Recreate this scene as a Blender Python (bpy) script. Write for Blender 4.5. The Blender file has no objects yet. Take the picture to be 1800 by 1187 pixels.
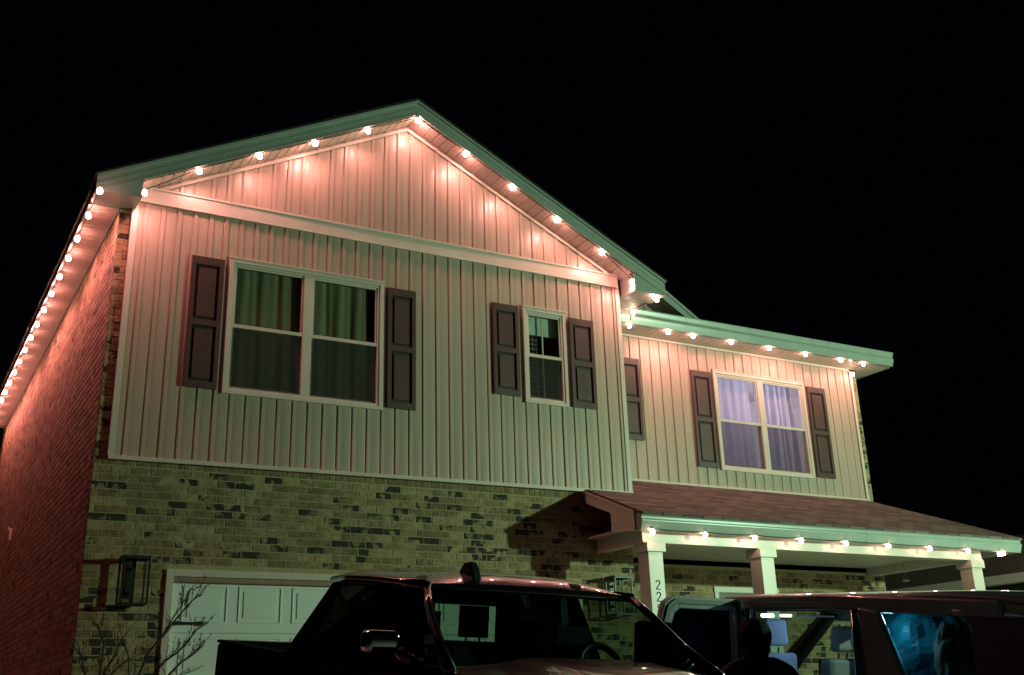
import bpy, bmesh, math, random
from mathutils import Vector, Matrix
random.seed(7)
S = bpy.context.scene
COL = S.collection
# ------------------------------------------------------------------ camera
cam = bpy.data.cameras.new('camera'); co = bpy.data.objects.new('camera', cam); COL.objects.link(co)
fw = Vector((0.46185993, 0.81279393, 0.35503722)); rt = Vector((0.87428794, -0.48460353, -0.02792879)); up = Vector((-0.14935194, -0.32330395, 0.93443489))
mw = Matrix(((rt.x, up.x, -fw.x, -1.9624), (rt.y, up.y, -fw.y, -11.8017), (rt.z, up.z, -fw.z, 0.66368), (0, 0, 0, 1)))
co.matrix_world = mw
cam.sensor_width = 36; cam.sensor_fit = 'HORIZONTAL'; cam.lens = 1951.67 * 36 / 1800
cam.shift_x = 8.92 / 1800; cam.shift_y = -81.49 / 1800
cam.clip_start = 0.05; cam.clip_end = 2000
S.camera = co
# ------------------------------------------------------------------ world (night sky)
w = bpy.data.worlds.new('World'); S.world = w; w.use_nodes = True
bg = w.node_tree.nodes['Background']; bg.inputs[0].default_value = (0.35, 0.45, 1.0, 1); bg.inputs[1].default_value = 0.0012
# ------------------------------------------------------------------ street lamp light, off to the right of the driveway
BULB_E = 85.0; SPOT_E = 1500.0
sl = bpy.data.lights.new('street_lamp_light', 'POINT'); sl.energy = 3250; sl.color = (0.60, 1.0, 0.62); sl.shadow_soft_size = 0.12
slo = bpy.data.objects.new('street_lamp_light', sl); COL.objects.link(slo); slo.location = (13.3, -9.0, 3.4)
S.view_settings.view_transform = 'Standard'; S.view_settings.look = 'None'; S.view_settings.exposure = 0; S.view_settings.gamma = 1
S.cycles.use_light_tree = True
S.cycles.max_bounces = 8; S.cycles.transparent_max_bounces = 16
S.cycles.sample_clamp_indirect = 4.0
# ------------------------------------------------------------------ materials
def newmat(name):
    m = bpy.data.materials.new(name); m.use_nodes = True; nt = m.node_tree
    return m, nt, nt.nodes['Principled BSDF']
def N(nt, t, **k):
    n = nt.nodes.new(t)
    for a, b in k.items(): setattr(n, a, b)
    return n
def mat(name, col, rough=.5, metal=0, coat=0, var=.12, vscale=6, bump=0, bscale=40, spec=.5, coatr=.03, aniso=None):
    m, nt, p = newmat(name); L = nt.links.new
    tc = N(nt, 'ShaderNodeTexCoord')
    mp = N(nt, 'ShaderNodeMapping'); L(tc.outputs['Object'], mp.inputs[0])
    if aniso: mp.inputs['Scale'].default_value = aniso
    no = N(nt, 'ShaderNodeTexNoise'); no.inputs['Scale'].default_value = vscale; no.inputs['Detail'].default_value = 6
    L(mp.outputs[0], no.inputs['Vector'])
    mr = N(nt, 'ShaderNodeMapRange'); mr.inputs[3].default_value = 1 - var; mr.inputs[4].default_value = 1 + var
    mr.inputs[1].default_value = .3; mr.inputs[2].default_value = .7
    L(no.outputs[0], mr.inputs[0])
    vm = N(nt, 'ShaderNodeVectorMath', operation='SCALE'); vm.inputs[0].default_value = col; L(mr.outputs[0], vm.inputs['Scale'])
    L(vm.outputs[0], p.inputs['Base Color'])
    mr2 = N(nt, 'ShaderNodeMapRange'); mr2.inputs[3].default_value = rough * .85; mr2.inputs[4].default_value = min(1, rough * 1.15); L(no.outputs[0], mr2.inputs[0])
    L(mr2.outputs[0], p.inputs['Roughness'])
    p.inputs['Metallic'].default_value = metal; p.inputs['Coat Weight'].default_value = coat; p.inputs['Coat Roughness'].default_value = coatr; p.inputs['Coat IOR'].default_value = 1.75
    p.inputs['Specular IOR Level'].default_value = spec
    if bump:
        n2 = N(nt, 'ShaderNodeTexNoise'); n2.inputs['Scale'].default_value = bscale; n2.inputs['Detail'].default_value = 8; L(mp.outputs[0], n2.inputs['Vector'])
        b = N(nt, 'ShaderNodeBump'); b.inputs['Strength'].default_value = bump; b.inputs['Distance'].default_value = .01
        L(n2.outputs[0], b.inputs['Height']); L(b.outputs[0], p.inputs['Normal'])
    return m
def brick_mat(name):
    m, nt, p = newmat(name); L = nt.links.new
    at = N(nt, 'ShaderNodeAttribute', attribute_name='tint'); sp = N(nt, 'ShaderNodeSeparateColor'); L(at.outputs['Color'], sp.inputs[0])
    tc = N(nt, 'ShaderNodeTexCoord')
    no = N(nt, 'ShaderNodeTexNoise'); no.inputs['Scale'].default_value = 13; no.inputs['Detail'].default_value = 8; no.inputs['Roughness'].default_value = .65; L(tc.outputs['Object'], no.inputs['Vector'])
    cr = N(nt, 'ShaderNodeValToRGB'); e = cr.color_ramp.elements
    e[0].position = 0; e[0].color = (.17, .115, .065, 1); e[1].position = 1; e[1].color = (.40, .305, .18, 1)
    k = cr.color_ramp.elements.new(.5); k.color = (.275, .195, .105, 1)
    ad = N(nt, 'ShaderNodeMath', operation='ADD'); L(sp.outputs[0], ad.inputs[0])
    mr = N(nt, 'ShaderNodeMapRange'); mr.inputs[1].default_value = .3; mr.inputs[2].default_value = .7; mr.inputs[3].default_value = -.5; mr.inputs[4].default_value = .5
    L(no.outputs[0], mr.inputs[0]); L(mr.outputs[0], ad.inputs[1]); L(ad.outputs[0], cr.inputs[0])
    # dark flashed bricks: ragged patch over most of the brick
    n3 = N(nt, 'ShaderNodeTexNoise'); n3.inputs['Scale'].default_value = 10; n3.inputs['Detail'].default_value = 5; L(tc.outputs['Object'], n3.inputs['Vector'])
    s = N(nt, 'ShaderNodeMapRange'); s.inputs[1].default_value = .43; s.inputs[2].default_value = .51; L(n3.outputs[0], s.inputs[0])
    mu = N(nt, 'ShaderNodeMath', operation='MULTIPLY'); L(s.outputs[0], mu.inputs[0]); L(sp.outputs[1], mu.inputs[1])
    mx = N(nt, 'ShaderNodeMix', data_type='RGBA'); L(mu.outputs[0], mx.inputs[0]); L(cr.outputs[0], mx.inputs[6]); mx.inputs[7].default_value = (.036, .030, .023, 1)
    L(mx.outputs[2], p.inputs['Base Color']); p.inputs['Roughness'].default_value = .85; p.inputs['Specular IOR Level'].default_value = .3
    n2 = N(nt, 'ShaderNodeTexNoise'); n2.inputs['Scale'].default_value = 28; n2.inputs['Detail'].default_value = 9; L(tc.outputs['Object'], n2.inputs['Vector'])
    b = N(nt, 'ShaderNodeBump'); b.inputs['Strength'].default_value = .9; b.inputs['Distance'].default_value = .012
    L(n2.outputs[0], b.inputs['Height']); L(b.outputs[0], p.inputs['Normal'])
    return m
def shingle_mat(name):
    m, nt, p = newmat(name); L = nt.links.new
    tc = N(nt, 'ShaderNodeTexCoord'); mp = N(nt, 'ShaderNodeMapping'); L(tc.outputs['Object'], mp.inputs[0])
    br = N(nt, 'ShaderNodeTexBrick'); br.inputs['Scale'].default_value = 1; br.inputs['Brick Width'].default_value = .30; br.inputs['Row Height'].default_value = .13
    br.inputs['Mortar Size'].default_value = .010; br.inputs['Color1'].default_value = (.19, .135, .12, 1); br.inputs['Color2'].default_value = (.075, .053, .05, 1); br.inputs['Mortar'].default_value = (.015, .011, .01, 1)
    L(mp.outputs[0], br.inputs[0])
    no = N(nt, 'ShaderNodeTexNoise'); no.inputs['Scale'].default_value = 90; no.inputs['Detail'].default_value = 4; L(tc.outputs['Object'], no.inputs['Vector'])
    mr = N(nt, 'ShaderNodeMapRange'); mr.inputs[3].default_value = .5; mr.inputs[4].default_value = 1.5; L(no.outputs[0], mr.inputs[0])
    vm = N(nt, 'ShaderNodeVectorMath', operation='SCALE'); L(br.outputs['Color'], vm.inputs[0]); L(mr.outputs[0], vm.inputs['Scale']); L(vm.outputs[0], p.inputs['Base Color'])
    p.inputs['Roughness'].default_value = .9
    b = N(nt, 'ShaderNodeBump'); b.inputs['Strength'].default_value = .8; b.inputs['Distance'].default_value = .01; L(no.outputs[0], b.inputs['Height']); L(b.outputs[0], p.inputs['Normal'])
    return m
def glass_mat(name, tint=(1, 1, 1), refl=(1, 1, 1), base=.06, rough=.0, top=.95):
    m = bpy.data.materials.new(name); m.use_nodes = True; nt = m.node_tree; nt.nodes.clear(); L = nt.links.new
    out = N(nt, 'ShaderNodeOutputMaterial'); mx = N(nt, 'ShaderNodeMixShader'); t = N(nt, 'ShaderNodeBsdfTransparent'); g = N(nt, 'ShaderNodeBsdfGlossy')
    t.inputs[0].default_value = (*tint, 1); g.inputs[0].default_value = (*refl, 1); g.inputs['Roughness'].default_value = rough
    lw = N(nt, 'ShaderNodeLayerWeight'); lw.inputs[0].default_value = .5; pw = N(nt, 'ShaderNodeMath', operation='POWER'); pw.inputs[1].default_value = 4.0; L(lw.outputs['Facing'], pw.inputs[0])
    mr = N(nt, 'ShaderNodeMapRange'); mr.inputs[3].default_value = base; mr.inputs[4].default_value = top; L(pw.outputs[0], mr.inputs[0])
    L(mr.outputs[0], mx.inputs[0]); L(t.outputs[0], mx.inputs[1]); L(g.outputs[0], mx.inputs[2]); L(mx.outputs[0], out.inputs[0])
    return m
def emis(name, col, st):
    m = bpy.data.materials.new(name); m.use_nodes = True; nt = m.node_tree; p = nt.nodes['Principled BSDF']
    p.inputs['Base Color'].default_value = (*col, 1); p.inputs['Emission Color'].default_value = (*col, 1); p.inputs['Emission Strength'].default_value = st
    return m
def cloth(name, col, trans=.5, check=None):
    m = bpy.data.materials.new(name); m.use_nodes = True; nt = m.node_tree; nt.nodes.clear(); L = nt.links.new
    out = N(nt, 'ShaderNodeOutputMaterial'); mx = N(nt, 'ShaderNodeMixShader'); d = N(nt, 'ShaderNodeBsdfDiffuse'); t = N(nt, 'ShaderNodeBsdfTranslucent')
    mx.inputs[0].default_value = trans; L(d.outputs[0], mx.inputs[1]); L(t.outputs[0], mx.inputs[2]); L(mx.outputs[0], out.inputs[0])
    tc = N(nt, 'ShaderNodeTexCoord')
    if check:
        w1 = N(nt, 'ShaderNodeTexWave'); w1.bands_direction = 'X'; w1.inputs['Scale'].default_value = check
        w2 = N(nt, 'ShaderNodeTexWave'); w2.bands_direction = 'Z'; w2.inputs['Scale'].default_value = check
        ad = N(nt, 'ShaderNodeMath', operation='ADD')
        for k in (w1, w2): L(tc.outputs['Object'], k.inputs['Vector'])
        L(w1.outputs['Fac'], ad.inputs[0]); L(w2.outputs['Fac'], ad.inputs[1])
        cr = N(nt, 'ShaderNodeValToRGB'); cr.color_ramp.elements[0].color = (.02, .02, .02, 1); cr.color_ramp.elements[1].color = (*col, 1); cr.color_ramp.elements[0].position = .3
        mr = N(nt, 'ShaderNodeMath', operation='MULTIPLY'); mr.inputs[1].default_value = .5; L(ad.outputs[0], mr.inputs[0]); L(mr.outputs[0], cr.inputs[0])
        for k in (d, t): L(cr.outputs[0], k.inputs[0])
    else:
        no = N(nt, 'ShaderNodeTexNoise'); no.inputs['Scale'].default_value = 30; L(tc.outputs['Object'], no.inputs['Vector'])
        mr = N(nt, 'ShaderNodeMapRange'); mr.inputs[3].default_value = .8; mr.inputs[4].default_value = 1.15; L(no.outputs[0], mr.inputs[0])
        vm = N(nt, 'ShaderNodeVectorMath', operation='SCALE'); vm.inputs[0].default_value = col; L(mr.outputs[0], vm.inputs['Scale'])
        for k in (d, t): L(vm.outputs[0], k.inputs[0])
    return m
def screen_mat():
    m = bpy.data.materials.new('insect_screen'); m.use_nodes = True; nt = m.node_tree; nt.nodes.clear(); L = nt.links.new
    out = N(nt, 'ShaderNodeOutputMaterial'); mx = N(nt, 'ShaderNodeMixShader'); t = N(nt, 'ShaderNodeBsdfTransparent'); d = N(nt, 'ShaderNodeBsdfDiffuse')
    d.inputs[0].default_value = (.05, .05, .05, 1); mx.inputs[0].default_value = .62; L(t.outputs[0], mx.inputs[1]); L(d.outputs[0], mx.inputs[2]); L(mx.outputs[0], out.inputs[0])
    return m
M = {}
M['siding'] = mat('siding_vinyl', (.44, .34, .285), .37, var=.10, vscale=1.6, bump=.16, bscale=5, aniso=(1, 1, .3))
M['white'] = mat('white_vinyl_trim', (.60, .53, .48), .38, var=.05, vscale=3, bump=.03)
M['gutter'] = mat('painted_metal_gutter', (.31, .35, .32), .3, var=.06, vscale=4, bump=.03, bscale=6)
M['soffit'] = mat('soffit_vinyl', (.58, .48, .42), .5, var=.05, vscale=5)
M['brick'] = brick_mat('flashed_buff_brick')
M['strip'] = mat('tan_strip', (.30, .19, .15), .6)
M['mortar'] = mat('mortar', (.38, .33, .19), .95, var=.2, vscale=30, bump=.5, bscale=90)
M['shingle'] = shingle_mat('roof_shingles')
M['shutter'] = mat('brown_shutter', (.078, .044, .042), .42, var=.06, bump=.08, bscale=120, aniso=(1, 1, .15))
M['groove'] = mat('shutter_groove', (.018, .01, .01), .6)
M['door'] = mat('garage_door_paint', (.82, .84, .83), .42, var=.04, vscale=2, bump=.12, bscale=160, aniso=(.15, 1, 1))
M['black'] = mat('black_metal', (.012, .012, .012), .45)
M['glass'] = glass_mat('window_glass', (.93, .95, .93), base=.05)
M['clear'] = glass_mat('lantern_glass', (.96, .97, .96), base=.03)
M['screen'] = screen_mat()
M['curtain_g'] = cloth('grey_green_curtain', (.26, .26, .17), .3)
M['curtain_l'] = cloth('lilac_curtain', (.60, .56, .68), .55)
M['curtain_p'] = cloth('checked_curtain', (.45, .5, .42), .3, check=5)
M['room'] = mat('room_paint', (.45, .42, .38), .9)
M['ground'] = mat('concrete_driveway', (.42, .40, .37), .9, var=.15, vscale=3, bump=.3, bscale=60)
M['bulb'] = emis('lit_bulb', (1.0, .42, .35), BULB_E); M['lens'] = emis('bulb_lens', (1.0, .37, .33), SPOT_E)
M['bulb_p'] = emis('lit_bulb_porch', (1.0, .62, .48), 38); M['lens_p'] = emis('bulb_lens_porch', (1.0, .5, .38), 110); M['lens_l'] = emis('bulb_lens_side', (1.0, .29, .27), 2300)
M['cord'] = mat('bulb_cord', (.03, .05, .03), .6)
M['paint'] = mat('black_truck_paint', (.010, .008, .008), .22, coat=1, var=.1)
M['paint2'] = mat('brown_car_paint', (.13, .17, .18), .34, metal=.0, coat=1, var=.08, coatr=.04)
M['satin'] = mat('black_satin_paint', (.004, .004, .004), .5, spec=.1); M['satin'].node_tree.nodes['Principled BSDF'].inputs['IOR'].default_value = 1.06
M['chrome'] = mat('chrome', (.75, .72, .70), .08, metal=1, var=.03)
M['rubber'] = mat('tyre_rubber', (.02, .02, .02), .85)
M['trim'] = mat('black_plastic', (.012, .012, .013), .5)
M['tint'] = glass_mat('privacy_glass', (.03, .035, .04), base=.02, top=.12)
M['tint2'] = glass_mat('smoked_glass', (.50, .56, .58), base=.02, top=.3)
M['wshield'] = glass_mat('windshield_glass', (.30, .38, .34), base=.03)
M['sideg'] = glass_mat('side_glass', (.62, .72, .66), base=.04)
M['seatb'] = mat('pale_blue_grey_seat', (.42, .52, .62), .7, bump=.2, bscale=90)
M['inter'] = mat('grey_car_interior', (.10, .12, .14), .7)
M['dark_in'] = mat('dark_car_interior', (.008, .008, .009), .8)
M['bark'] = mat('twig_bark', (.05, .04, .03), .9)
M['skin'] = mat('skin', (.45, .28, .22), .55)
M['hair'] = mat('dark_hair', (.006, .005, .005), .85, spec=.15, bump=.6, bscale=60, aniso=(3, 3, .3))
M['jacket'] = mat('black_jacket', (.008, .008, .009), .9)
M['tarp'] = mat('blue_tarp', (.02, .30, .42), .35, var=.3, vscale=9, bump=.6, bscale=12)
M['pale'] = mat('pale_cloth', (.42, .5, .46), .8, var=.2)
M['nbrick'] = mat('neighbour_brick', (.10, .06, .05), .9, var=.3, vscale=20)
M['number'] = mat('house_number_metal', (.03, .03, .035), .4)
# ------------------------------------------------------------------ mesh builder
class MB:
    def __init__(s): s.v = []; s.f = []; s.m = []; s.t = []
    def face(s, idx, mi=0, t=(0, 0, 0)): s.f.append(idx); s.m.append(mi); s.t.append(t)
    def poly(s, pts, mi=0, t=(0, 0, 0)):
        n = len(s.v); s.v += [tuple(p) for p in pts]; s.face(list(range(n, n + len(pts))), mi, t)
    def box(s, x0, x1, y0, y1, z0, z1, mi=0):
        n = len(s.v); s.v += [(x, y, z) for z in (z0, z1) for y in (y0, y1) for x in (x0, x1)]
        for q in ((0, 2, 3, 1), (4, 5, 7, 6), (0, 1, 5, 4), (2, 6, 7, 3), (0, 4, 6, 2), (1, 3, 7, 5)): s.face([n + i for i in q], mi)
        return s
    def prism(s, pts, ax, a, b, mi=0):
        def P(p, c): return (c, p[0], p[1]) if ax == 0 else ((p[0], c, p[1]) if ax == 1 else (p[0], p[1], c))
        n = len(s.v); k = len(pts); s.v += [P(p, a) for p in pts] + [P(p, b) for p in pts]
        s.face([n + i for i in range(k)], mi); s.face([n + k + i for i in reversed(range(k))], mi)
        for i in range(k): j = (i + 1) % k; s.face([n + i, n + j, n + k + j, n + k + i], mi)
        return s
    def tube(s, path, r, n=8, mi=0, cap=True):
        path = [Vector(p) for p in path]; rr = r if isinstance(r, (list, tuple)) else [r] * len(path); base = len(s.v)
        for i, p in enumerate(path):
            d = (path[min(i + 1, len(path) - 1)] - path[max(i - 1, 0)]).normalized()
            a = d.orthogonal().normalized() if i == 0 else (a - d * a.dot(d)).normalized()
            b = d.cross(a)
            for k in range(n):
                an = 2 * math.pi * k / n + (math.pi / 4 if n == 4 else 0); s.v.append(tuple(p + (a * math.cos(an) + b * math.sin(an)) * rr[i]))
        for i in range(len(path) - 1):
            for k in range(n): j = (k + 1) % n; s.face([base + i * n + k, base + i * n + j, base + (i + 1) * n + j, base + (i + 1) * n + k], mi)
        if cap: s.face([base + k for k in reversed(range(n))], mi); s.face([base + (len(path) - 1) * n + k for k in range(n)], mi)
        return s
    def lathe(s, prof, c=(0, 0, 0), n=16, ax=2, mi=0):
        base = len(s.v)
        for r, z in prof:
            for k in range(n):
                a = 2 * math.pi * k / n; p = [r * math.cos(a), r * math.sin(a), z]
                if ax == 0: p = [p[2], p[0], p[1]]
                if ax == 1: p = [p[0], p[2], p[1]]
                s.v.append((p[0] + c[0], p[1] + c[1], p[2] + c[2]))
        for i in range(len(prof) - 1):
            for k in range(n): j = (k + 1) % n; s.face([base + i * n + k, base + i * n + j, base + (i + 1) * n + j, base + (i + 1) * n + k], mi)
        s.face([base + k for k in reversed(range(n))], mi); s.face([base + (len(prof) - 1) * n + k for k in range(n)], mi)
        return s
    def grid(s, fn, nu, nv, mi=0):
        base = len(s.v)
        for i in range(nu + 1):
            for j in range(nv + 1): s.v.append(tuple(fn(i / nu, j / nv)))
        for i in range(nu):
            for j in range(nv): a = base + i * (nv + 1) + j; s.face([a, a + 1, a + nv + 2, a + nv + 1], mi)
        return s
    def ring(s, x0, x1, z0, z1, wd, y0, y1, mi=0):   # rectangular frame in the xz plane, butted
        s.box(x0, x0 + wd, y0, y1, z0, z1, mi); s.box(x1 - wd, x1, y0, y1, z0, z1, mi)
        s.box(x0 + wd, x1 - wd, y0, y1, z1 - wd, z1, mi); s.box(x0 + wd, x1 - wd, y0, y1, z0, z0 + wd, mi)
        return s
def rootloc(p):
    while p.parent: p = p.parent
    return p
def build(name, mb, mats, parent=None, smooth=False, bevel=0, loc=None, tint=False, local=False, weld=False):
    me = bpy.data.meshes.new(name)
    off = Vector((0, 0, 0)) if (parent is None or local) else rootloc(parent).location
    me.from_pydata([tuple(Vector(v) - off) for v in mb.v], [], mb.f)
    if not isinstance(mats, (list, tuple)): mats = [mats]
    for m in mats: me.materials.append(M[m] if isinstance(m, str) else m)
    me.polygons.foreach_set('material_index', mb.m)
    if tint:
        at = me.attributes.new('tint', 'FLOAT_COLOR', 'CORNER'); i = 0
        for p, t in zip(me.polygons, mb.t):
            for _ in p.loop_indices: at.data[i].color = (t[0], t[1], t[2], 1); i += 1
    bm = bmesh.new(); bm.from_mesh(me)
    if weld: bmesh.ops.remove_doubles(bm, verts=bm.verts, dist=.0005)
    bmesh.ops.recalc_face_normals(bm, faces=bm.faces); bm.to_mesh(me); bm.free()
    if smooth: me.polygons.foreach_set('use_smooth', [True] * len(me.polygons))
    o = bpy.data.objects.new(name, me); COL.objects.link(o)
    if parent: o.parent = parent
    if loc: o.location = loc
    if bevel:
        b = o.modifiers.new('bevel', 'BEVEL'); b.width = bevel; b.segments = 3; b.limit_method = 'ANGLE'; b.angle_limit = math.radians(35)
        me.polygons.foreach_set('use_smooth', [True] * len(me.polygons))
        wn = o.modifiers.new('wn', 'WEIGHTED_NORMAL'); wn.keep_sharp = False
    return o
def tag(o, label, cat, group=None, kind=None):
    o['label'] = label; o['category'] = cat
    if group: o['group'] = group
    if kind: o['kind'] = kind
    return o
def thing(name, label, cat, loc=(0, 0, 0), rot=(0, 0, 0), group=None):
    o = bpy.data.objects.new(name, None); COL.objects.link(o); o.location = loc; o.rotation_euler = rot; o.empty_display_size = .1
    return tag(o, label, cat, group)
def copy_tree(o, parent=None):
    c = o.copy(); COL.objects.link(c); c.parent = parent
    for ch in list(o.children): copy_tree(ch, c)
    return c
# ------------------------------------------------------------------ ground
g = MB()
def gz(y): return -.03 if y > .3 else (-.03 - .09 * (.3 - y) if y > -16 else -.03 - .09 * 16.3)
ys = [-300, -60, -16, .3, 20, 300]
for i in range(5):
    g.poly([(-300, ys[i], gz(ys[i])), (300, ys[i], gz(ys[i])), (300, ys[i + 1], gz(ys[i + 1])), (-300, ys[i + 1], gz(ys[i + 1]))])
o = build('driveway', g, 'ground', weld=True); o['kind'] = 'structure'
# ------------------------------------------------------------------ the house
H = thing('house', 'two-storey house with beige board siding over buff brick, hung with warm lights', 'house', (3.25, 0, 0))
W = 6.5; YR = .955; XR = 11.82
def z0f(x): return 3.24 + .05 * x / 6.5
def rk(x): return -.5 * abs(x - 3.3)
# board and batten siding with holes
def siding(name, x0, x1, zb, zt, y, phase, holes=(), parent=H, pitch=.18):
    mb = MB(); pts = []
    k = math.floor((x0 - phase) / pitch) - 1; x = phase + k * pitch
    while x < x1 + pitch:
        j = random.uniform(-.0012, .0012); d = .013 + random.uniform(-.0015, .0015)
        x_ = x; x = x + random.uniform(-.0022, .0022); pts += [(x, j), (x + .002, -d), (x + .014, -d - .0015), (x + .030, -d - .0005), (x + .047, -d), (x + .0485, j + .002), (x + .056, j), (x + .085, -.0025 + j), (x + .125, -.003 + j), (x + .155, -.0015 + j), (x + .172, j + .002)]
        x = x_ + pitch
    def yat(q):
        for a, b in zip(pts, pts[1:]):
            if a[0] <= q <= b[0]: return a[1] + (b[1] - a[1]) * (q - a[0]) / (b[0] - a[0])
        return 0
    cuts = {x0, x1}
    for h in holes: cuts |= {h[0], h[1]}
    cuts.add(3.3) if x0 < 3.3 < x1 else None
    P = [p for p in pts if x0 < p[0] < x1] + [(c, yat(c)) for c in cuts]; P.sort()
    for a, b in zip(P, P[1:]):
        if b[0] - a[0] < 1e-6: continue
        xm = (a[0] + b[0]) / 2; segs = []; lo = None
        hs = sorted([(h[2], h[3]) for h in holes if h[0] < xm < h[1]])
        cur = ('f', None); bounds = [None] + [c for h in hs for c in h] + [None]
        for i in range(0, len(bounds), 2):
            la = (zb(a[0]), zb(b[0])) if bounds[i] is None else (bounds[i],) * 2
            ha = (zt(a[0]), zt(b[0])) if bounds[i + 1] is None else (bounds[i + 1],) * 2
            if ha[0] <= la[0] and ha[1] <= la[1]: continue
            mb.poly([(a[0], y + a[1], la[0]), (b[0], y + b[1], la[1]), (b[0], y + b[1], max(ha[1], la[1])), (a[0], y + a[1], max(ha[0], la[0]))])
    return build(name, mb, 'siding', parent, weld=True)
W1 = (1.09, 2.99, 4.03, 5.63); W2 = (4.95, 5.60, 4.335, 5.625); W3 = (8.85, 10.71, 3.95, 5.50)
def inset(w, d=.03): return (w[0] + d, w[1] - d, w[2] + d, w[3] - d)
siding('siding', 0, W, z0f, lambda x: 6.16, 0, 1.37, [inset(W1), inset(W2)])
siding('gable_siding', 0, W, lambda x: 6.28, lambda x: max(6.28, 7.93 + rk(x)), 0, 1.37)
siding('siding', W, XR, lambda x: 3.70, lambda x: 5.90, YR, 6.62, [inset(W3)])
siding('gable_siding', 6.5, 8.5, lambda x: 5.95, lambda x: max(5.95, 6.50 - .63 * (x - 7.77)), 1.0, 6.62)
mb = MB().box(6.47, 6.5, .02, YR, 3.28, 6.03); build('siding', mb, 'siding', H)
# trims
mb = MB()
mb.prism([(0, 6.13), (W, 6.13), (W, 6.318), (0, 6.318)], 1, -.036, -.018)
mb.prism([(-.0, 6.30), (W, 6.30), (W, 6.325), (0, 6.325)], 1, -.05, -.0365)
mb.box(0, W, -.045, -.0365, 6.13, 6.145)
build('band_trim', mb, 'white', H, bevel=.003)
mb = MB(); mb.prism([(-.03, z0f(0) - .03), (W + .02, z0f(W) - .03), (W + .02, z0f(W) + .012), (-.03, z0f(0) + .012)], 1, -.045, -.017)
mb.prism([(-.03, z0f(0) - .018), (W, z0f(W) - .018), (W, z0f(W) - .004), (-.03, z0f(0) - .004)], 1, -.0165, .028)
build('sill_trim', mb, 'white', H, bevel=.002)
for xa, xb in ((-.035, .03), (W - .045, W + .02)):
    mb = MB(); mb.box(xa, xb, -.026, -.016, z0f(xa) + .012, 6.13)
    s = -1 if xa < 0 else 1
    if s < 0: mb.box(xa, xa + .012, -.0155, .026, 3.25, 6.03)
    else: mb.box(xb - .012, xb, -.0155, .05, 3.29, 6.03)
    build('corner_trim', mb, 'white', H, bevel=.002)
mb = MB()
for sgn in (-1, 1):
    xe = 0.02 if sgn < 0 else W - .02
    a = (3.3, 7.865); b = (xe, 7.865 + rk(xe))
    mb.prism([a, b, (b[0], b[1] - .04), (a[0], a[1] - .045)], 1, -.034, -.017)
build('gable_trim', mb, 'white', H)
mb = MB().box(W + .021, XR + .02, YR - .036, YR - .016, 3.665, 3.705)
mb.box(XR - .035, XR + .02, YR - .03, YR - .016, 3.706, 5.84); mb.box(XR + .01, XR + .02, YR - .0155, YR + .04, 3.706, 5.84)
mb.box(W + .021, XR - .036, YR - .032, YR - .016, 5.835, 5.868)
build('wall_trim', mb, 'white', H, bevel=.002)
# windows
def window(wd, y, units, parent, muntin=False):
    x0, x1, z0, z1 = wd; mb = MB()
    mb.ring(x0, x1, z0, z1, .045, y - .045, y + .02)
    mb.ring(x0 + .046, x1 - .046, z0 + .046, z1 - .046, .028, y - .030, y + .036)
    mb.box(x0 - .012, x1 + .012, y - .052, y - .0155, z1 + .001, z1 + .018)
    ix0, ix1, iz0, iz1 = x0 + .074, x1 - .074, z0 + .074, z1 - .074
    if units == 2: xm = (x0 + x1) / 2; mb.box(xm - .055, xm + .055, y - .032, y + .036, iz0, iz1); us = [(ix0, xm - .055), (xm + .055, ix1)]
    else: us = [(ix0, ix1)]
    wo = build('window', mb, 'white', parent, bevel=.003)
    zm = (iz0 + iz1) / 2
    for a, b in us:
        s = MB(); s.ring(a, b, zm - .02, iz1, .022, y - .016, y + .004); s.box(a, b, y - .026, y - .0165, zm - .022, zm + .018)
        s.ring(a, b, iz0, zm + .018, .03, y + .012, y + .035); build('sash', s, 'white', wo, bevel=.002)
        build('pane', MB().poly([(a + .02, y - .006, zm), (b - .02, y - .006, zm), (b - .02, y - .006, iz1 - .02), (a + .02, y - .006, iz1 - .02)]) or _last, 'glass', wo) if False else None
        for (za, zb_, yy) in ((zm, iz1 - .02, y - .006), (iz0 + .02, zm - .002, y + .022)):
            p = MB(); p.poly([(a + .018, yy, za), (b - .018, yy, za), (b - .018, yy, zb_), (a + .018, yy, zb_)]); build('pane', p, 'glass', wo)
        p = MB(); p.poly([(a + .01, y - .004, iz0 + .01), (b - .01, y - .004, iz0 + .01), (b - .01, y - .004, zm - .025), (a + .01, y - .004, zm - .025)]); build('insect_screen', p, 'screen', wo)
        if muntin:
            p = MB(); xm = (a + b) / 2; p.box(xm - .009, xm + .009, y + .03, y + .042, iz0 + .03, iz1 - .02); build('muntin', p, 'white', wo)
    return wo
window(W1, 0, 2, H); window(W2, 0, 1, H, True); window(W3, YR, 2, H)
# rooms behind the windows
def room(x0, x1, y0, y1, z0, z1):
    mb = MB()
    mb.poly([(x0, y1, z0), (x1, y1, z0), (x1, y1, z1), (x0, y1, z1)]); mb.poly([(x0, y0, z0), (x0, y1, z0), (x0, y1, z1), (x0, y0, z1)])
    mb.poly([(x1, y0, z0), (x1, y1, z0), (x1, y1, z1), (x1, y0, z1)]); mb.poly([(x0, y0, z0), (x1, y0, z0), (x1, y1, z0), (x0, y1, z0)]); mb.poly([(x0, y0, z1), (x1, y0, z1), (x1, y1, z1), (x0, y1, z1)])
    build('room_lining', mb, 'room', H)
room(.2, 3.9, .065, 3.5, 3.4, 5.85); room(4.2, 6.3, .09, 3.0, 3.4, 5.85); room(7.6, 11.5, YR + .09, 4.2, 3.5, 5.8)
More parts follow.
